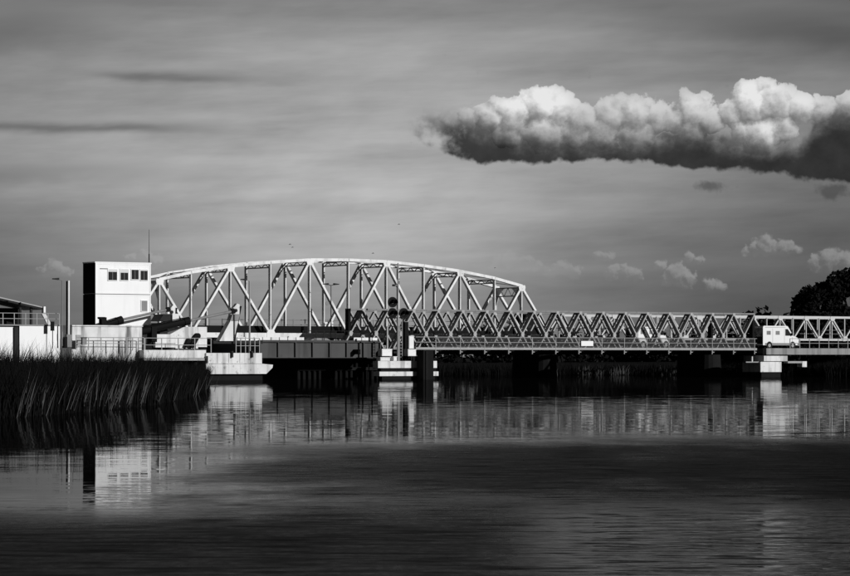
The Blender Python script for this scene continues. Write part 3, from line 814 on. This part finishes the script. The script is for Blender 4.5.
pf_ = Thing('platform', 'pale concrete platform slab between the reeds and the white pier', 'platform', (S(175, -3.5), 0, 0))
pz1 = ZZ(350.0, 175, -3.5)
pf_.part('slab', MB().box((S(144, -3.5), -3.5, pz1 - .75), (S(206, -3.5), 10, pz1)), 'pale_concrete')
pf_.part('edge_strip', MB().box((S(144, -3.5), -3.56, pz1 - 1.0), (S(206, -3.5), -3.3, pz1 - .77)), 'galvanised')
me = mesh_of('pile', MB().cyl((0, 0, -.5), (0, 0, pz1 - .76), .22, 10), 'wet_shaded_concrete')
for px in (150, 165, 180, 195):
    for t in (-2.9, 3, 9): pf_.share('pile', me, (S(px, t), t, 0))
pf_.part('back_wall', MB().box((S(144, -1), -1.0, -.4), (S(208, -1), -.6, pz1 - .77)), 'wet_shaded_concrete')  # dark sheet standing in for the shade under the slab

pr_ = Thing('concrete_pier', 'white blocky concrete pier standing in the water beside the reeds', 'pier', (S(235, -3.7), 0, -.5))
q0, q1 = S(206.3, -3.7), S(262, -3.7)
zA, zB_, zC = ZZ(353, 235, -3.7), ZZ(363.8, 235, -3.7), ZZ(374, 235, -3.7)
pr_.part('upper_block', MB().box((q0, -3.7, zB_), (q1, 8, zA)), 'pale_concrete')
e1 = S(273, -3.76)
pr_.part('lower_block', MB().prism([(q0 - .06, zC), (e1 - .75, zC), (e1 - .05, zB_ - .38), (e1, zB_ - .1), (q1 + .1, zB_ - .01), (q0 - .06, zB_ - .01)], -3.76, 9), 'pale_concrete')
nbk = 5
pr_.part('footing', MB().box((q0 + .2, -3.3, -.5), (e1 - .9, 8, zC - .002)), 'wet_shaded_concrete')  # wet concrete, the base shadow included in its colour
jm = mesh_of('formwork_joint', MB().box((-.015, 0, zC + .02), (.015, .02, zA - .02)), 'concrete')
for k in range(1, 5): pr_.share('formwork_joint', jm, (q0 + (q1 - q0) * k / 5, -3.775, 0))
for px in (232, 252):
    pr_.part('drain_spout', MB().box((S(px, -3.8) - .09, -3.92, ZZ(357.5, px, -3.8)), (S(px, -3.8) + .09, -3.5, ZZ(351, px, -3.8))), 'dark_steel')
pr_.part('pour_joint', MB().box((q0 + .02, -3.775, zB_ + .02), (q1 - .02, -3.755, zB_ + .06)), 'concrete')
pr_.part('end_bracket', MB().box((q0 - .02, -3.80, ZZ(363, 207, -3.7)), (q0 + .14, -3.705, ZZ(356, 207, -3.7))), 'dark_steel')

mb_ = Thing('machine_block', 'stepped white concrete block holding the lever machinery behind the platform railing', 'machine block', (S(182, -1.8), 0, pz1))
mt = -1.5
z_lo, z_hi = ZZ(334.3, 165, mt), ZZ(326.8, 190, mt)
mb_.part('low_block', MB().box((S(155.5, mt - .3), mt - .3, pz1 + .25), (S(175.5, mt - .3), 3, z_lo)), 'pale_concrete')
mb_.part('high_block', MB().prism([(S(175.5, mt), pz1), (S(198, mt), pz1), (S(198, mt), z_hi), (S(184, mt), z_hi), (S(170, mt), z_lo), (S(175.5, mt), z_lo - .02)], mt, 3), 'pale_concrete')
mb_.part('end_wall', MB().box((S(198.3, mt + .3), mt + .3, pz1 + .3), (S(207, mt + .3), 3, z_hi)), 'concrete')
mb_.part('opening_shade', MB().beam(P(186, 347, mt - .25), P(189.5, 339, mt - .25), .36, .3), 'black_paint')  # added black bars in place of the dark shaded openings
mb_.part('opening_shade', MB().beam(P(191, 347, mt - .3), P(197, 336, mt - .3), .5, .3), 'black_paint')
c0 = P(197, 336, mt - .2)
mb_.part('opening_shade_round', MB().cyl((c0[0], mt - .45, c0[2]), (c0[0], mt - .02, c0[2]), .28, 14), 'black_paint')  # added black disc, part of the same painted opening shade
mb_.part('base_plate', MB().box((S(176, mt - .4), mt - .5, pz1 + .002), (S(206, mt - .4), mt - .02, pz1 + .14)), 'dark_steel')
wm = Thing('winch_drum', 'dark half-hidden winch drum in front of the cabin corner', 'winch', P(145, 333, -1.7))
c0 = P(145, 329.6, -1.7)
wm.part('drum', MB().cyl((c0[0], -1.9, c0[2]), (c0[0], -1.5, c0[2]), .46, 18), 'black_paint')
wm.part('stand', MB().box((c0[0] - .4, -1.85, c0[2] - 1.4), (c0[0] + .4, -1.55, c0[2] - .1)), 'dark_steel')
bb = Thing('machinery_frame', 'dark steel frame under the near hydraulic cylinder', 'frame', (S(147, -1.2), -1.2, pz1))
bb.part('frame_leg', MB().box((S(144.5, -1.2), -1.4, pz1), (S(154.5, -1.2), 2.5, ZZ(331, 150, -1.2))), 'black_paint')
bb.part('frame_head', MB().box((S(159.5, -1.0), -1.1, ZZ(334.4, 163, -1.0)), (S(167, -1.0), 0.6, ZZ(323, 163, -1.0))), 'dark_steel')
fr = Thing('lever_base', 'small white housing at the foot of the farther slanted lever', 'housing', P(176, 321, 9.0))
a = P(172.5, 321, 9.0); b = P(179, 313.8, 9.0)
fr.part('body', MB().box((a[0], 9.0, 3.2), (b[0], 11.3, b[2])), 'pale_concrete')
fr.part('hood', MB().prism([(a[0] - 1.4, b[2] - .75), (a[0] - .02, b[2] - .75), (a[0] - .02, b[2] - .1), (a[0] - .9, b[2] - .05)], 9.2, 11), 'dark_steel')
# ------------------------------------------------------------------ control cabin
CTt = 11.6
cb = Thing('control_cabin', 'white two-storey container cabin with a dark-clad end wall blackened for shade and a roof aerial', 'cabin', (S(123, CTt), CTt + 1.2, az1))
c0, c1 = S(95, CTt), S(151, CTt)
cz0 = az1; czm = ZZ(294.3, 123, CTt); cz1 = ZZ(262.2, 123, CTt)
for nm, za, zb_ in (('lower_storey', cz0, czm - .03), ('upper_storey', czm + .03, cz1 - .12)):
    o = cb.part(nm, MB().box((c0 + .04, CTt, za), (c1 - .04, CTt + 2.5, zb_)), 'cabin_white')
    rb = MB()
    nr = 24
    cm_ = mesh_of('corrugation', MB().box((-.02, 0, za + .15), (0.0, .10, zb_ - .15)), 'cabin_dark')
    cb.part('end_wall', MB().box((c0 - .0, CTt + .03, za + .02), (c0 + .038, CTt + 2.5, zb_)), 'cabin_dark', o, 'dark-clad end wall blackened for shade')  # shade of the unlit end put into the dark cladding colour
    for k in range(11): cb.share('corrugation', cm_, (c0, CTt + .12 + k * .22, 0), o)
    for (x0, x1) in ((c0 + .04, c0 + .16), (c1 - .16, c1 - .04)):
        cb.part('corner_post', MB().box((x0, CTt - .03, za), (x1, CTt - .002, zb_)), 'cabin_white', o)
    cb.part('top_beam', MB().box((c0 + .16, CTt - .025, zb_ - .14), (c1 - .16, CTt - .002, zb_)), 'cabin_white', o)
    cb.part('bottom_beam', MB().box((c0 + .16, CTt - .025, za), (c1 - .16, CTt - .002, za + .14)), 'cabin_white', o)
cb.part('seam', MB().box((c0 + .06, CTt + .05, czm - .029), (c1 - .06, CTt + 2.4, czm + .029)), 'dark_steel')
cb.part('roof', MB().box((c0 - .03, CTt - .06, cz1 - .118), (c1 + .03, CTt + 2.56, cz1)), 'cabin_white')
def cabin_window(px0, px1, py0, py1, blind, m='glass_dark'):
    a, b = S(px0, CTt), S(px1, CTt); z1_, z0_ = ZZ(py0, (px0 + px1) / 2, CTt), ZZ(py1, (px0 + px1) / 2, CTt)
    f = MB(); e = .07
    f.box((a - e, CTt - .06, z0_ - e), (a, CTt - .013, z1_ + e)).box((b, CTt - .06, z0_ - e), (b + e, CTt - .013, z1_ + e)).box((a, CTt - .06, z1_), (b, CTt - .013, z1_ + e)).box((a, CTt - .09, z0_ - e), (b, CTt - .013, z0_))
    w = cb.part('window', f, 'cabin_white')
    cb.part('pane', MB().box((a, CTt - .03, z0_), (b, CTt - .016, z1_)), m, w)
    if blind: cb.part('blind', MB().box((a + .01, CTt - .045, z1_ - (z1_ - z0_) * blind), (b - .01, CTt - .032, z1_ - .005)), 'blind', w)
    if px1 - px0 > 6.5: cb.part('mullion', MB().box(((a + b) / 2 - .02, CTt - .055, z0_), ((a + b) / 2 + .02, CTt - .031, z1_ - (z1_ - z0_) * (blind or 0))), 'dull_steel', w)
cabin_window(108, 116.8, 269.5, 280.2, .22)
cabin_window(120.2, 128, 269.5, 280.2, .30)
cabin_window(131.2, 138.4, 269.8, 279.4, 0)
cabin_window(140.2, 147.4, 269.8, 280.2, .10)
cabin_window(141.2, 147.0, 300.8, 311.2, 0, 'dull_steel')
cb.part('gutter', MB().box((S(100, CTt), CTt - .10, ZZ(268.9, 105, CTt)), (S(107.5, CTt), CTt - .03, ZZ(268.3, 105, CTt))), 'dull_steel')
aer = cb.part('aerial', MB().cyl((c1 - .05, CTt + .3, cz1), (c1 - .05, CTt + .3, ZZ(229.5, 151, CTt)), .035, 6, .018), 'dark_steel')
cb.part('aerial_foot', MB().cyl((c1 - .05, CTt + .3, cz1), (c1 - .05, CTt + .3, cz1 + .9), .06, 8), 'dark_steel', aer)

# ------------------------------------------------------------------ far-left shelter, poles, signs
sh = Thing('shelter', 'dark open shelter with a sloping roof at the left edge', 'shelter', (S(28, 3), 4.5, ZZ(325, 28, 3)))
a, b = S(-10, 3), S(43, 3)
zr = ZZ(309.8, 43, 3)
sh.part('roof', MB().prism([(a, zr + 1.05), (b, zr), (b, zr + .22), (a, zr + 1.32)], 3, 7), 'dark_steel')
sh.part('fascia', MB().prism([(a, zr + 1.24), (b + .05, zr + .16), (b + .05, zr + .26), (a, zr + 1.36)], 2.94, 2.998), 'galvanised')
zf = ZZ(325, 28, 3)
sh.part('back_wall', MB().box((a, 6.5, zf), (b - .8, 6.6, zr + .2)), 'dark_timber')
for px in (22, 33):
    sh.part('post', MB().box((S(px, 3) - .1, 3.3, zf), (S(px, 3) + .1, 3.5, zr + .2)), 'dark_steel')
sh.part('end_post', MB().box((S(43.2, 2.9), 2.8, ZZ(314, 43, 2.9)), (S(45.2, 2.9), 3.2, ZZ(306.5, 43, 2.9))), 'white_steel')
sh.part('raking_strut', MB().beam(P(43, 313, 2.9), P(49.5, 325.5, 2.9), .35, .2), 'light_steel')

def lamp(px, pb, ptop, t, side, lab, m='dull_steel', r=.07, double=False, group='lamp posts'):
    l = Thing('lamp_post', lab, 'lamp post', P(px, pb, t), group)
    b = P(px, pb, t); tp = P(px, ptop, t)
    l.part('pole', MB().cyl(b, tp, r, 10, r * .7), m)
    for sg in ((-1, 1) if double else (side,)):
        ar = l.part('bracket', MB().cyl(tp, (tp[0] + sg * .45, t, tp[2] + .12), .035, 6), m)
        l.part('lamp_head', MB().prism([(tp[0] + sg * .35, tp[2] + .04), (tp[0] + sg * .95, tp[2] + .10), (tp[0] + sg * .95, tp[2] + .18), (tp[0] + sg * .35, tp[2] + .24)][::sg], t - .14, t + .14), 'dark_steel', ar)
    l.part('service_door', MB().box((b[0] - .05, t - r - .03, b[2] + .7), (b[0] + .05, t - r + .01, b[2] + 1.3)), m)
    return l
lamp(62, 346, 280.5, -3.0, -1, 'slim lamp post left of the stained abutment wall', 'dull_steel', .06)
lamp(249.6, 354, 281, -3.2, -1, 'tall pale lamp post on the white pier beside the slanted lever', 'galvanised', .10)
lamp(331, 338, 285.5, 12.5, 1, 'lamp post seen through the arched truss above the plate girder', 'dark_steel', .05, True)
c0 = P(327, 303.5, 12.3)
mr = Thing('traffic_mirror', 'small round plate on the lamp post behind the plate girder', 'mirror', c0)
mr.part('disc', MB().cyl((c0[0], 12.2, c0[2]), (c0[0], 12.25, c0[2]), .22, 16), 'dull_steel')
mr.part('arm', MB().cyl((c0[0], 12.28, c0[2]), (S(331, 12.5), 12.45, c0[2]), .03, 6), 'dark_steel')
gp = Thing('gate_pole', 'thick white upright pole beside the slim lamp post on the left', 'pole', P(68.3, 336, -2.8))
gp.part('shaft', MB().cyl(P(68.6, 336, -2.8), P(68.6, 280.6, -2.8), .10, 12), 'white_steel')
gp.part('rear_channel', MB().beam(P(67.2, 336, -2.6), P(67.2, 281, -2.6), .14, .2), 'dark_steel')
gp.part('base_box', MB().box((S(66.5, -2.9), -3.0, ZZ(347, 68, -2.9)), (S(71.2, -2.9), -2.55, ZZ(334.5, 68, -2.9))), 'dull_steel')
gp.part('drive_box', MB().box((S(63.8, -2.9), -3.05, ZZ(348, 68, -2.9)), (S(66.6, -2.9), -2.6, ZZ(337, 68, -2.9))), 'black_paint')
sp_ = Thing('post_sign', 'dark sign board on a thin post before the white wall', 'sign', P(53, 347, -3.2))
sp_.part('post', MB().cyl(P(52.6, 349, -3.2), P(52.6, 322, -3.2), .04, 8), 'dark_steel')
sp_.part('board', MB().box((S(50.6, -3.3), -3.32, ZZ(330.8, 52, -3.3)), (S(54.3, -3.3), -3.26, ZZ(321.5, 52, -3.3))), 'black_paint')
cbx = Thing('cable_box', 'small dark box on the railing before the stained wall', 'box', P(84, 345, -3.5))
cbx.part('case', MB().box((S(81.8, -3.6), -3.75, ZZ(344.5, 84, -3.6)), (S(86.0, -3.6), -3.45, ZZ(338.0, 84, -3.6))), 'dull_steel')
cbx.part('lid', MB().box((S(81.6, -3.6), -3.80, ZZ(338.0, 84, -3.6)), (S(86.2, -3.6), -3.42, ZZ(337.3, 84, -3.6))), 'dark_steel')
wb = P(328, 325, 22)
nb_ = Thing('white_board', 'small bright white board far behind the arched truss', 'board', (wb[0], 22, 1.4))
nb_.part('panel', MB().box((S(322.5, 22), 21.96, ZZ(326.5, 328, 22)), (S(333, 22), 22.0, ZZ(322.3, 328, 22))), 'sign_white')
for px in (323.5, 332): nb_.part('post', MB().cyl(P(px, 322.5, 22.06)[:2] + (1.0,), P(px, 322.5, 22.06), .05, 8), 'dark_steel')
sd = Thing('dark_hut', 'dark hut beyond the right end of the arched truss', 'hut', (S(531, 26), 27, 1.0))
hz = ZZ(318.5, 531, 26)
sd.part('walls', MB().box((S(525, 26), 26, 1.0), (S(537, 26), 28, hz)), 'cabin_dark')
sd.part('roof', MB().prism([(S(524, 26), hz), (S(538, 26), hz), (S(536.5, 26), hz + .4), (S(531, 26), hz + .55), (S(526, 26), hz + .4)], 25.8, 28.2), 'dark_timber')
sd.part('door', MB().box((S(528, 25.95), 25.94, 1.2), (S(532, 25.95), 25.99, hz - .8)), 'dark_steel')

# ------------------------------------------------------------------ river signal and its platform
sg = Thing('river_signal', 'tall mast with three round black signal lamps before the lattice bridge', 'signal', P(397.5, 361, -3.6))
ST = -3.6
sg.part('mast', MB().cyl(P(398, 361, ST), P(398, 263, ST), .13, 12, .07), 'galvanised')
sg.part('cross_arm', MB().beam(P(386, 317.8, ST), P(406, 317.8, ST), .12, .12, (0, 0, 1)), 'dark_steel')
sg.part('spur_arm', MB().beam(P(393.5, 285.3, ST), P(398, 285.3, ST), .08, .08, (0, 0, 1)), 'dull_steel')
sg.part('spur_lamp', MB().box((S(392.8, ST), ST - .12, ZZ(286.3, 394, ST)), (S(394.8, ST), ST + .12, ZZ(284.3, 394, ST))), 'dark_steel')
for (px, py) in ((393, 302.2), (393, 313.3), (404.2, 313.3)):
    c = P(px, py, ST - .25)
    d = sg.part('signal_disc', MB().cyl((c[0], ST - .22, c[2]), (c[0], ST - .10, c[2]), .53, 28), 'black_paint')
    hood = MB(); n = 16; vs = []
    for T in (ST - .75, ST - .22):
        for rr in (.24, .27):
            for i in range(n):
                an = math.pi * (-.15 + 1.3 * i / (n - 1)); vs.append((c[0] + rr * math.cos(an), T, c[2] + rr * math.sin(an)))
    fs = []
    for i in range(n - 1): fs += [(i, i + 1, 2 * n + i + 1, 2 * n + i), (n + i + 1, n + i, 3 * n + i, 3 * n + i + 1), (i + 1, i, n + i, n + i + 1)]
    hood.add(vs, fs)
    sg.part('hood', hood, 'black_paint', d)
    sg.part('lens', MB().cyl((c[0], ST - .26, c[2]), (c[0], ST - .221, c[2]), .17, 18), 'signal_lens', d)
    sg.part('rim', (lambda m: [m.beam((c[0] + .5 * math.cos(2 * math.pi * i / 24), ST - .235, c[2] + .5 * math.sin(2 * math.pi * i / 24)), (c[0] + .5 * math.cos(2 * math.pi * (i + 1) / 24), ST - .235, c[2] + .5 * math.sin(2 * math.pi * (i + 1) / 24)), .05, .03) for i in range(24)] and m)(MB()), 'dark_steel', d)
    sg.part('disc_bracket', MB().box((c[0] - .06, ST - .10, c[2] - .06), (c[0] + .06, ST + .05, c[2] + .06)), 'dark_steel', d)
sg.part('ladder', (lambda m: [m.beam(P(399.6, y_, ST - .15), P(402.2, y_, ST - .15), .035, .035) for y_ in range(321, 360, 3)] and m)(MB().beam(P(399.6, 361, ST - .15), P(399.6, 319, ST - .15), .05, .05).beam(P(402.2, 361, ST - .15), P(402.2, 319, ST - .15), .05, .05)), 'galvanised')

mp = Thing('signal_platform', 'low pale concrete platform with two tiers under the river signal', 'platform', (S(402, -5), -3, -.5))
mp.part('upper_slab', MB().box((S(378, -5), -5, ZZ(368, 402, -5)), (S(437, -5), -4.1, ZZ(361.0, 402, -5))), 'pale_concrete')
mp.part('lower_slab', MB().box((S(379.5, -5.2), -5.2, ZZ(376.0, 402, -5)), (S(438.5, -5.2), -4.2, ZZ(371.6, 402, -5))), 'pale_concrete')
mp.part('spacer', MB().box((S(381, -4.9), -4.9, ZZ(371.6, 402, -5)), (S(436, -4.9), -4.3, ZZ(368, 402, -5))), 'wet_shaded_concrete')
mp.part('footing', MB().box((S(382, -5.0), -5.0, -.5), (S(435, -5.0), -4.3, ZZ(376, 402, -5) - .002)), 'wet_shaded_concrete')
def cabinet(px0, px1, py0, py1, t, lab, m='white_steel', legs=True):
    c = Thing('equipment_cabinet', lab, 'cabinet', P((px0 + px1) / 2, 361, t), 'cabinets on the signal platform')
    a, b = S(px0, t), S(px1, t); z0_, z1_ = ZZ(py1, (px0 + px1) / 2, t), ZZ(py0, (px0 + px1) / 2, t)
    c.part('case', MB().box((a, t, z0_), (b, t + .7, z1_)), m)
    c.part('lid', MB().box((a - .04, t - .05, z1_), (b + .04, t + .74, z1_ + .06)), m)
    c.part('door', MB().box((a + .05, t - .025, z0_ + .05), (b - .05, t - .002, z1_ - .05)), m)
    if legs:
        zb_ = ZZ(361, (px0 + px1) / 2, t)
        for x in (a + .06, b - .06): c.part('leg', MB().box((x - .04, t + .3, zb_), (x + .04, t + .4, z0_)), 'dark_steel')
cabinet(382, 392, 349.5, 356.0, -4.0, 'wide white cabinet on legs left of the signal mast')
cabinet(408, 416, 349.8, 356.0, -3.4, 'white cabinet hung at the end of the lattice walkway')
cabinet(409, 413.8, 336.5, 348.6, -2.6, 'tall narrow white cabinet at the left end of the walkway railing')
cabinet(393.6, 396.8, 357.0, 360.8, -4.6, 'smallest white box at the foot of the signal mast', legs=False)
cabinet(380.5, 390, 357.8, 360.8, -4.5, 'low flat white box on the left of the signal platform', 'pale_concrete', False)
for px, py0, py1, t, lab in ((387.2, 327, 349, -3.9, 'thin grey post standing above the wide white cabinet'), (405.5, 322, 361, -2.2, 'dark wide post right of the signal mast')):
    st_ = Thing('steel_post', lab, 'post', P(px, py1, t), 'posts on the signal platform')
    w = .16 if px < 400 else .42
    st_.part('shaft', MB().beam(P(px, py1, t), P(px, py0, t), w, w), 'galvanised' if px < 400 else 'black_paint')
    st_.part('cap', MB().box((S(px, t) - w * .7, t - w * .7, ZZ(py0, px, t)), (S(px, t) + w * .7, t + w * .7, ZZ(py0, px, t) + .06)), 'dull_steel')
dp = Thing('dolphin_pile', 'black square mooring pile in the water right of the signal platform', 'pile', (S(429, -6), -6, -.5))
dp.part('shaft', MB().box((S(423.3, -6.4), -6.4, -.6), (S(433.5, -6.4), -5.3, ZZ(350.5, 429, -6.4))), 'black_paint')
dp.part('rubbing_strip', MB().box((S(426, -6.5), -6.5, -.4), (S(428, -6.5), -6.402, ZZ(351, 429, -6.4))), 'dark_timber')
dp.part('cap', MB().box((S(423, -6.4), -6.45, ZZ(350.5, 429, -6.4)), (S(433.9, -6.4), -5.25, ZZ(349.6, 429, -6.4))), 'dark_steel')

# ------------------------------------------------------------------ right-hand pier, approach and bank
rp = Thing('approach_pier', 'white stepped concrete pier in the water under the van', 'pier', (S(772, -1.4), 2, -.5))
rp.part('shaft', MB().box((S(760.5, -1.4), -1.4, ZZ(372, 772, -1.4)), (S(781.5, -1.4), 1.6, ZZ(361.8, 772, -1.4))), 'pale_concrete')
rp.part('footing', MB().box((S(761.5, -1.2), -1.2, -.5), (S(780.5, -1.2), 1.4, ZZ(372, 772, -1.4) - .003)), 'wet_shaded_concrete')
rp.part('cap', MB().box((S(764, -1.6), -1.6, ZZ(361.2, 772, -1.4)), (S(787.5, -1.6), 1.8, ZZ(355.4, 772, -1.4))), 'pale_concrete')
rp.part('ledge', MB().box((S(746, -1.1), -1.1, ZZ(362.6, 772, -1.4)), (S(759.5, -1.1), -.5, ZZ(361.6, 772, -1.4))), 'galvanised')
rp.part('side_beam', MB().box((S(788, -1.8), -1.8, ZZ(363.2, 796, -1.8)), (S(802, -1.8), -1.1, ZZ(361.2, 796, -1.8))), 'galvanised')
rp.part('side_beam_end', MB().box((S(802, -1.8), -1.85, ZZ(367.0, 804, -1.8)), (S(806.5, -1.8), -1.0, ZZ(361.3, 804, -1.8))), 'pale_concrete')
rp.part('bollard', MB().cyl(P(752, 361.6, -.8), P(752, 356.4, -.8), .10, 8), 'white_steel')
ra = Thing('approach_deck', 'pale concrete deck edge running out of the picture on the right', 'deck', (S(800, -2), 3, 0))
az0, azt = ZZ(354.6, 800, -2.0), ZZ(348.3, 800, -2.0)
ra.part('edge_beam', MB().box((S(766.5, -2.0), -2.0, az0), (S(880, -2.0), -1.4, azt)), 'grey_concrete')
ra.part('roadway', MB().box((LS1 + .2, -1.4, az0 + .1), (S(880, -2.0), 8.0, azt - .02)), 'road')
railing('white steel railing along the deck on the right behind which the van drives', 790, 876, -1.8, 348.3, 338.8, 10, 'galvanised', 1)
bank_r = [(S(793, 3), 3), (S(830, -2), -2), (S(880, -6), -6), (S(960, -12), -12)]
er = [W(a, b, 0) for a, b in bank_r]
ground('right_bank', [(v.x, v.y) for v in er], [(v.x + 30 + 25 * i, v.y + 45) for i, v in enumerate(er)], 'soil', 1.4, 4.0)
q = []
for i in range(9000):
    k = RNG.uniform(0, 2.99); a = int(k); f_ = k - a
    v = er[a].lerp(er[a + 1], f_); d = RNG.uniform(-.3, 7)
    q.append((v.x + d * .5, v.y + d * .85, max(0, min(.9, d * .2))))
blades('bank_reeds', np.array(q), 1.5, .06, (.05, 0), 'reed_dark', 'dark reeds on the bank under the deck at the right edge', 'reeds')

# ------------------------------------------------------------------ vans
def van(s, t, z, lab, length=5.4, h=2.55):
    v = Thing('van', lab, 'van', (s, t, z), 'vans on the road bridge')
    w = 2.0; g = .38
    pts = [(0, g), (0, h - .12), (.12, h), (3.55, h), (3.75, h - .06), (4.55, 1.42), (5.2, 1.22), (5.38, .95), (5.4, g)]
    pts = [(s + a * length / 5.4, z + b) for a, b in pts]
    n = len(pts); mb = MB(); vs = []
    for T, ins in ((t, 0), (t + .05, 0), (t + w - .05, 0), (t + w, 0)): pass
    poly = pts[::-1]
    mb.prism(poly[::-1][::-1], t, t + w)
    v.part('body', mb, 'van_white')
    def q(a, b): return (s + a * length / 5.4, z + b)
    v.part('side_window', MB().prism([q(3.35, 1.45), q(4.35, 1.45), q(3.72, 2.2), q(3.35, 2.2)], t - .015, t - .002), 'glass_dark')
    for a in (.55, 1.9):
        v.part('side_window', MB().prism([q(a, 1.55), q(a + .6, 1.55), q(a + .6, 1.98), q(a, 1.98)], t - .015, t - .002), 'dull_steel')
    wn_ = MB(); a0 = q(3.80, h - .12); a1 = q(4.53, 1.46)
    wn_.add([(a0[0] + .02, t + .15, a0[1] + .02), (a0[0] + .02, t + w - .15, a0[1] + .02), (a1[0] + .02, t + w - .1, a1[1] + .02), (a1[0] + .02, t + .1, a1[1] + .02)], [(0, 1, 2, 3)])
    v.part('windscreen', wn_, 'glass_dark')
    for T0, T1_ in ((.12, .95), (1.05, 1.88)):  # dark panes and doors paint in the shade of the rear end
        v.part('rear_window', MB().box((s - .02, t + T0, z + 1.4), (s - .002, t + T1_, z + h - .25)), 'glass_dark')
        v.part('shaded_rear_door', MB().box((s - .016, t + T0 - .06, z + .5), (s - .001, t + T1_ + .06, z + 1.36)), 'dark_steel')
    for T in (.02, w - .34):
        v.part('headlight', MB().box((s + 5.36 * length / 5.4, t + T, z + .85), (s + 5.42 * length / 5.4, t + T + .32, z + 1.1)), 'signal_lens')
    v.part('sill', MB().box((s + .3, t - .012, z + .40), (s + 4.9 * length / 5.4, t - .001, z + .62)), 'dull_steel')
    for a in (1.45, 3.22, 4.42): v.part('door_gap', MB().box((s + a * length / 5.4 - .012, t - .008, z + .64), (s + a * length / 5.4 + .012, t - .001, z + (2.25 if a < 4 else 1.3) * h / 2.55)), 'mesh_steel')
    v.part('roof_rail', MB().box((s + .3, t - .01, z + h - .2), (s + 3.4 * length / 5.4, t - .001, z + h - .15)), 'galvanised')
    v.part('wing_mirror', MB().box((s + 4.2 * length / 5.4, t - .22, z + 1.45), (s + 4.3 * length / 5.4, t - .03, z + 1.75)), 'dark_steel')
    v.part('bumper', MB().box((s + 5.2 * length / 5.4, t - .02, z + .32), (s + 5.48 * length / 5.4, t + w + .02, z + .62)), 'dull_steel')
    for a in (.95, 4.45):
        for T in (t - .02, t + w - .2):
            ww = v.part('wheel', MB().cyl((s + a * length / 5.4, T, z + .35), (s + a * length / 5.4, T + .22, z + .35), .34, 18), 'tyre')
            v.part('rim', MB().cyl((s + a * length / 5.4, T - .012, z + .35), (s + a * length / 5.4, T + .02, z + .35), .2, 14), 'galvanised', ww)
            v.part('wheel_arch', MB().cyl((s + a * length / 5.4, T + .0, z + .38), (s + a * length / 5.4, T + .01, z + .38), .42, 18), 'tyre', ww)
van(S(763, 1.6), 1.6, azt - .02, 'white van with sloping bonnet driving right above the white pier')
van(S(637, 3.6), 3.6, 3.2, 'white van half hidden behind the crossed bars of the lattice bridge', 5.0, 2.35)

# ------------------------------------------------------------------ trees on the right
def tree(px, y, h, rx, lab, n=7000, lobes=16, seed=1):
    x = X(px, y)
    tr_ = Thing('broad_tree', lab, 'tree', (x, y, 1.2), 'trees at the right edge', turn=False)
    rng = random.Random(seed)
    top_ = Vector((x, y, h * .6))
    mb = MB().cyl((x, y, .8), (x + .2, y, h * .35), .45, 10, .32).cyl((x + .2, y, h * .35), (x + .1, y, h * .62), .32, 9, .16)
    tr_.part('trunk', mb, 'bark')
    pts = []; lm = MB()
    for k in range(lobes):
        an = rng.uniform(0, 2 * math.pi); u = rng.uniform(.35, 1.0)
        zc = rng.uniform(.36, .88) * h
        rr = rx * math.sqrt(max(.12, 1 - ((zc / h - .55) / .5) ** 2)) * u * .72
        c = Vector((x + math.cos(an) * rr, y + math.sin(an) * rr, zc))
        lm.cyl((x + .15, y, h * rng.uniform(.3, .5)), c, .13, 6, .04)
        r0 = rng.uniform(.22, .36) * rx
        m_ = int(n / lobes)
        d = RNG.normal(0, 1, (m_, 3)); d /= np.linalg.norm(d, axis=1)[:, None]; d *= RNG.uniform(.35, 1.0, (m_, 1)) ** .6
        pts.append(d * np.array([r0, r0, r0 * .8]) + np.array(c))
    tr_.part('limbs', lm, 'bark')
    o = leaves('crown', np.concatenate(pts) - np.array([x, y, 1.2]), .34, 'leaf', parent=tr_.o)
tree(817, 372, 13.0, 5.0, 'nearest broad dark tree above the low truss at the right edge', 9000, 22, 3)
tree(852, 376, 14.8, 5.6, 'taller dark tree cut by the right edge of the picture', 9000, 22, 5)

# ------------------------------------------------------------------ birds
for px, py, y, sz, lab in ((290, 244.5, 250, .22, 'higher of two birds flying close together above the arched truss'), (292.5, 247.5, 252, .2, 'lower of two birds flying close together above the arched truss'),
                           (399, 224.5, 255, .22, 'lone small bird high in the sky above the signal'), (373, 253.5, 300, .28, 'bird just above the top of the arched truss'), (495, 268, 260, .16, 'small bird right of the arched truss top')):
    x = X(px, y); z = CAM_H + (HOR - py) / FPX * y
    b_ = Thing('bird', lab, 'bird', (x, y, z), 'birds in the sky', turn=False)
    b_.part('body', MB().cyl((x - .5 * sz, y, z), (x, y, z + .03), .02, 6, .11 * sz).cyl((x, y, z + .03), (x + .45 * sz, y, z + .02), .11 * sz, 6, .02), 'bird_black')
    for sgn in (-1, 1):
        b_.part('wing', MB().add([(x - .15 * sz, y, z + .03), (x + .15 * sz, y, z + .03), (x + .1 * sz, y + sgn * .5 * sz, z + .32 * sz), (x - .12 * sz, y + sgn * .5 * sz, z + .30 * sz), (x - .12 * sz, y + sgn * 1.0 * sz, z + .18 * sz)], [(0, 1, 2, 3), (3, 2, 4)]), 'bird_black')
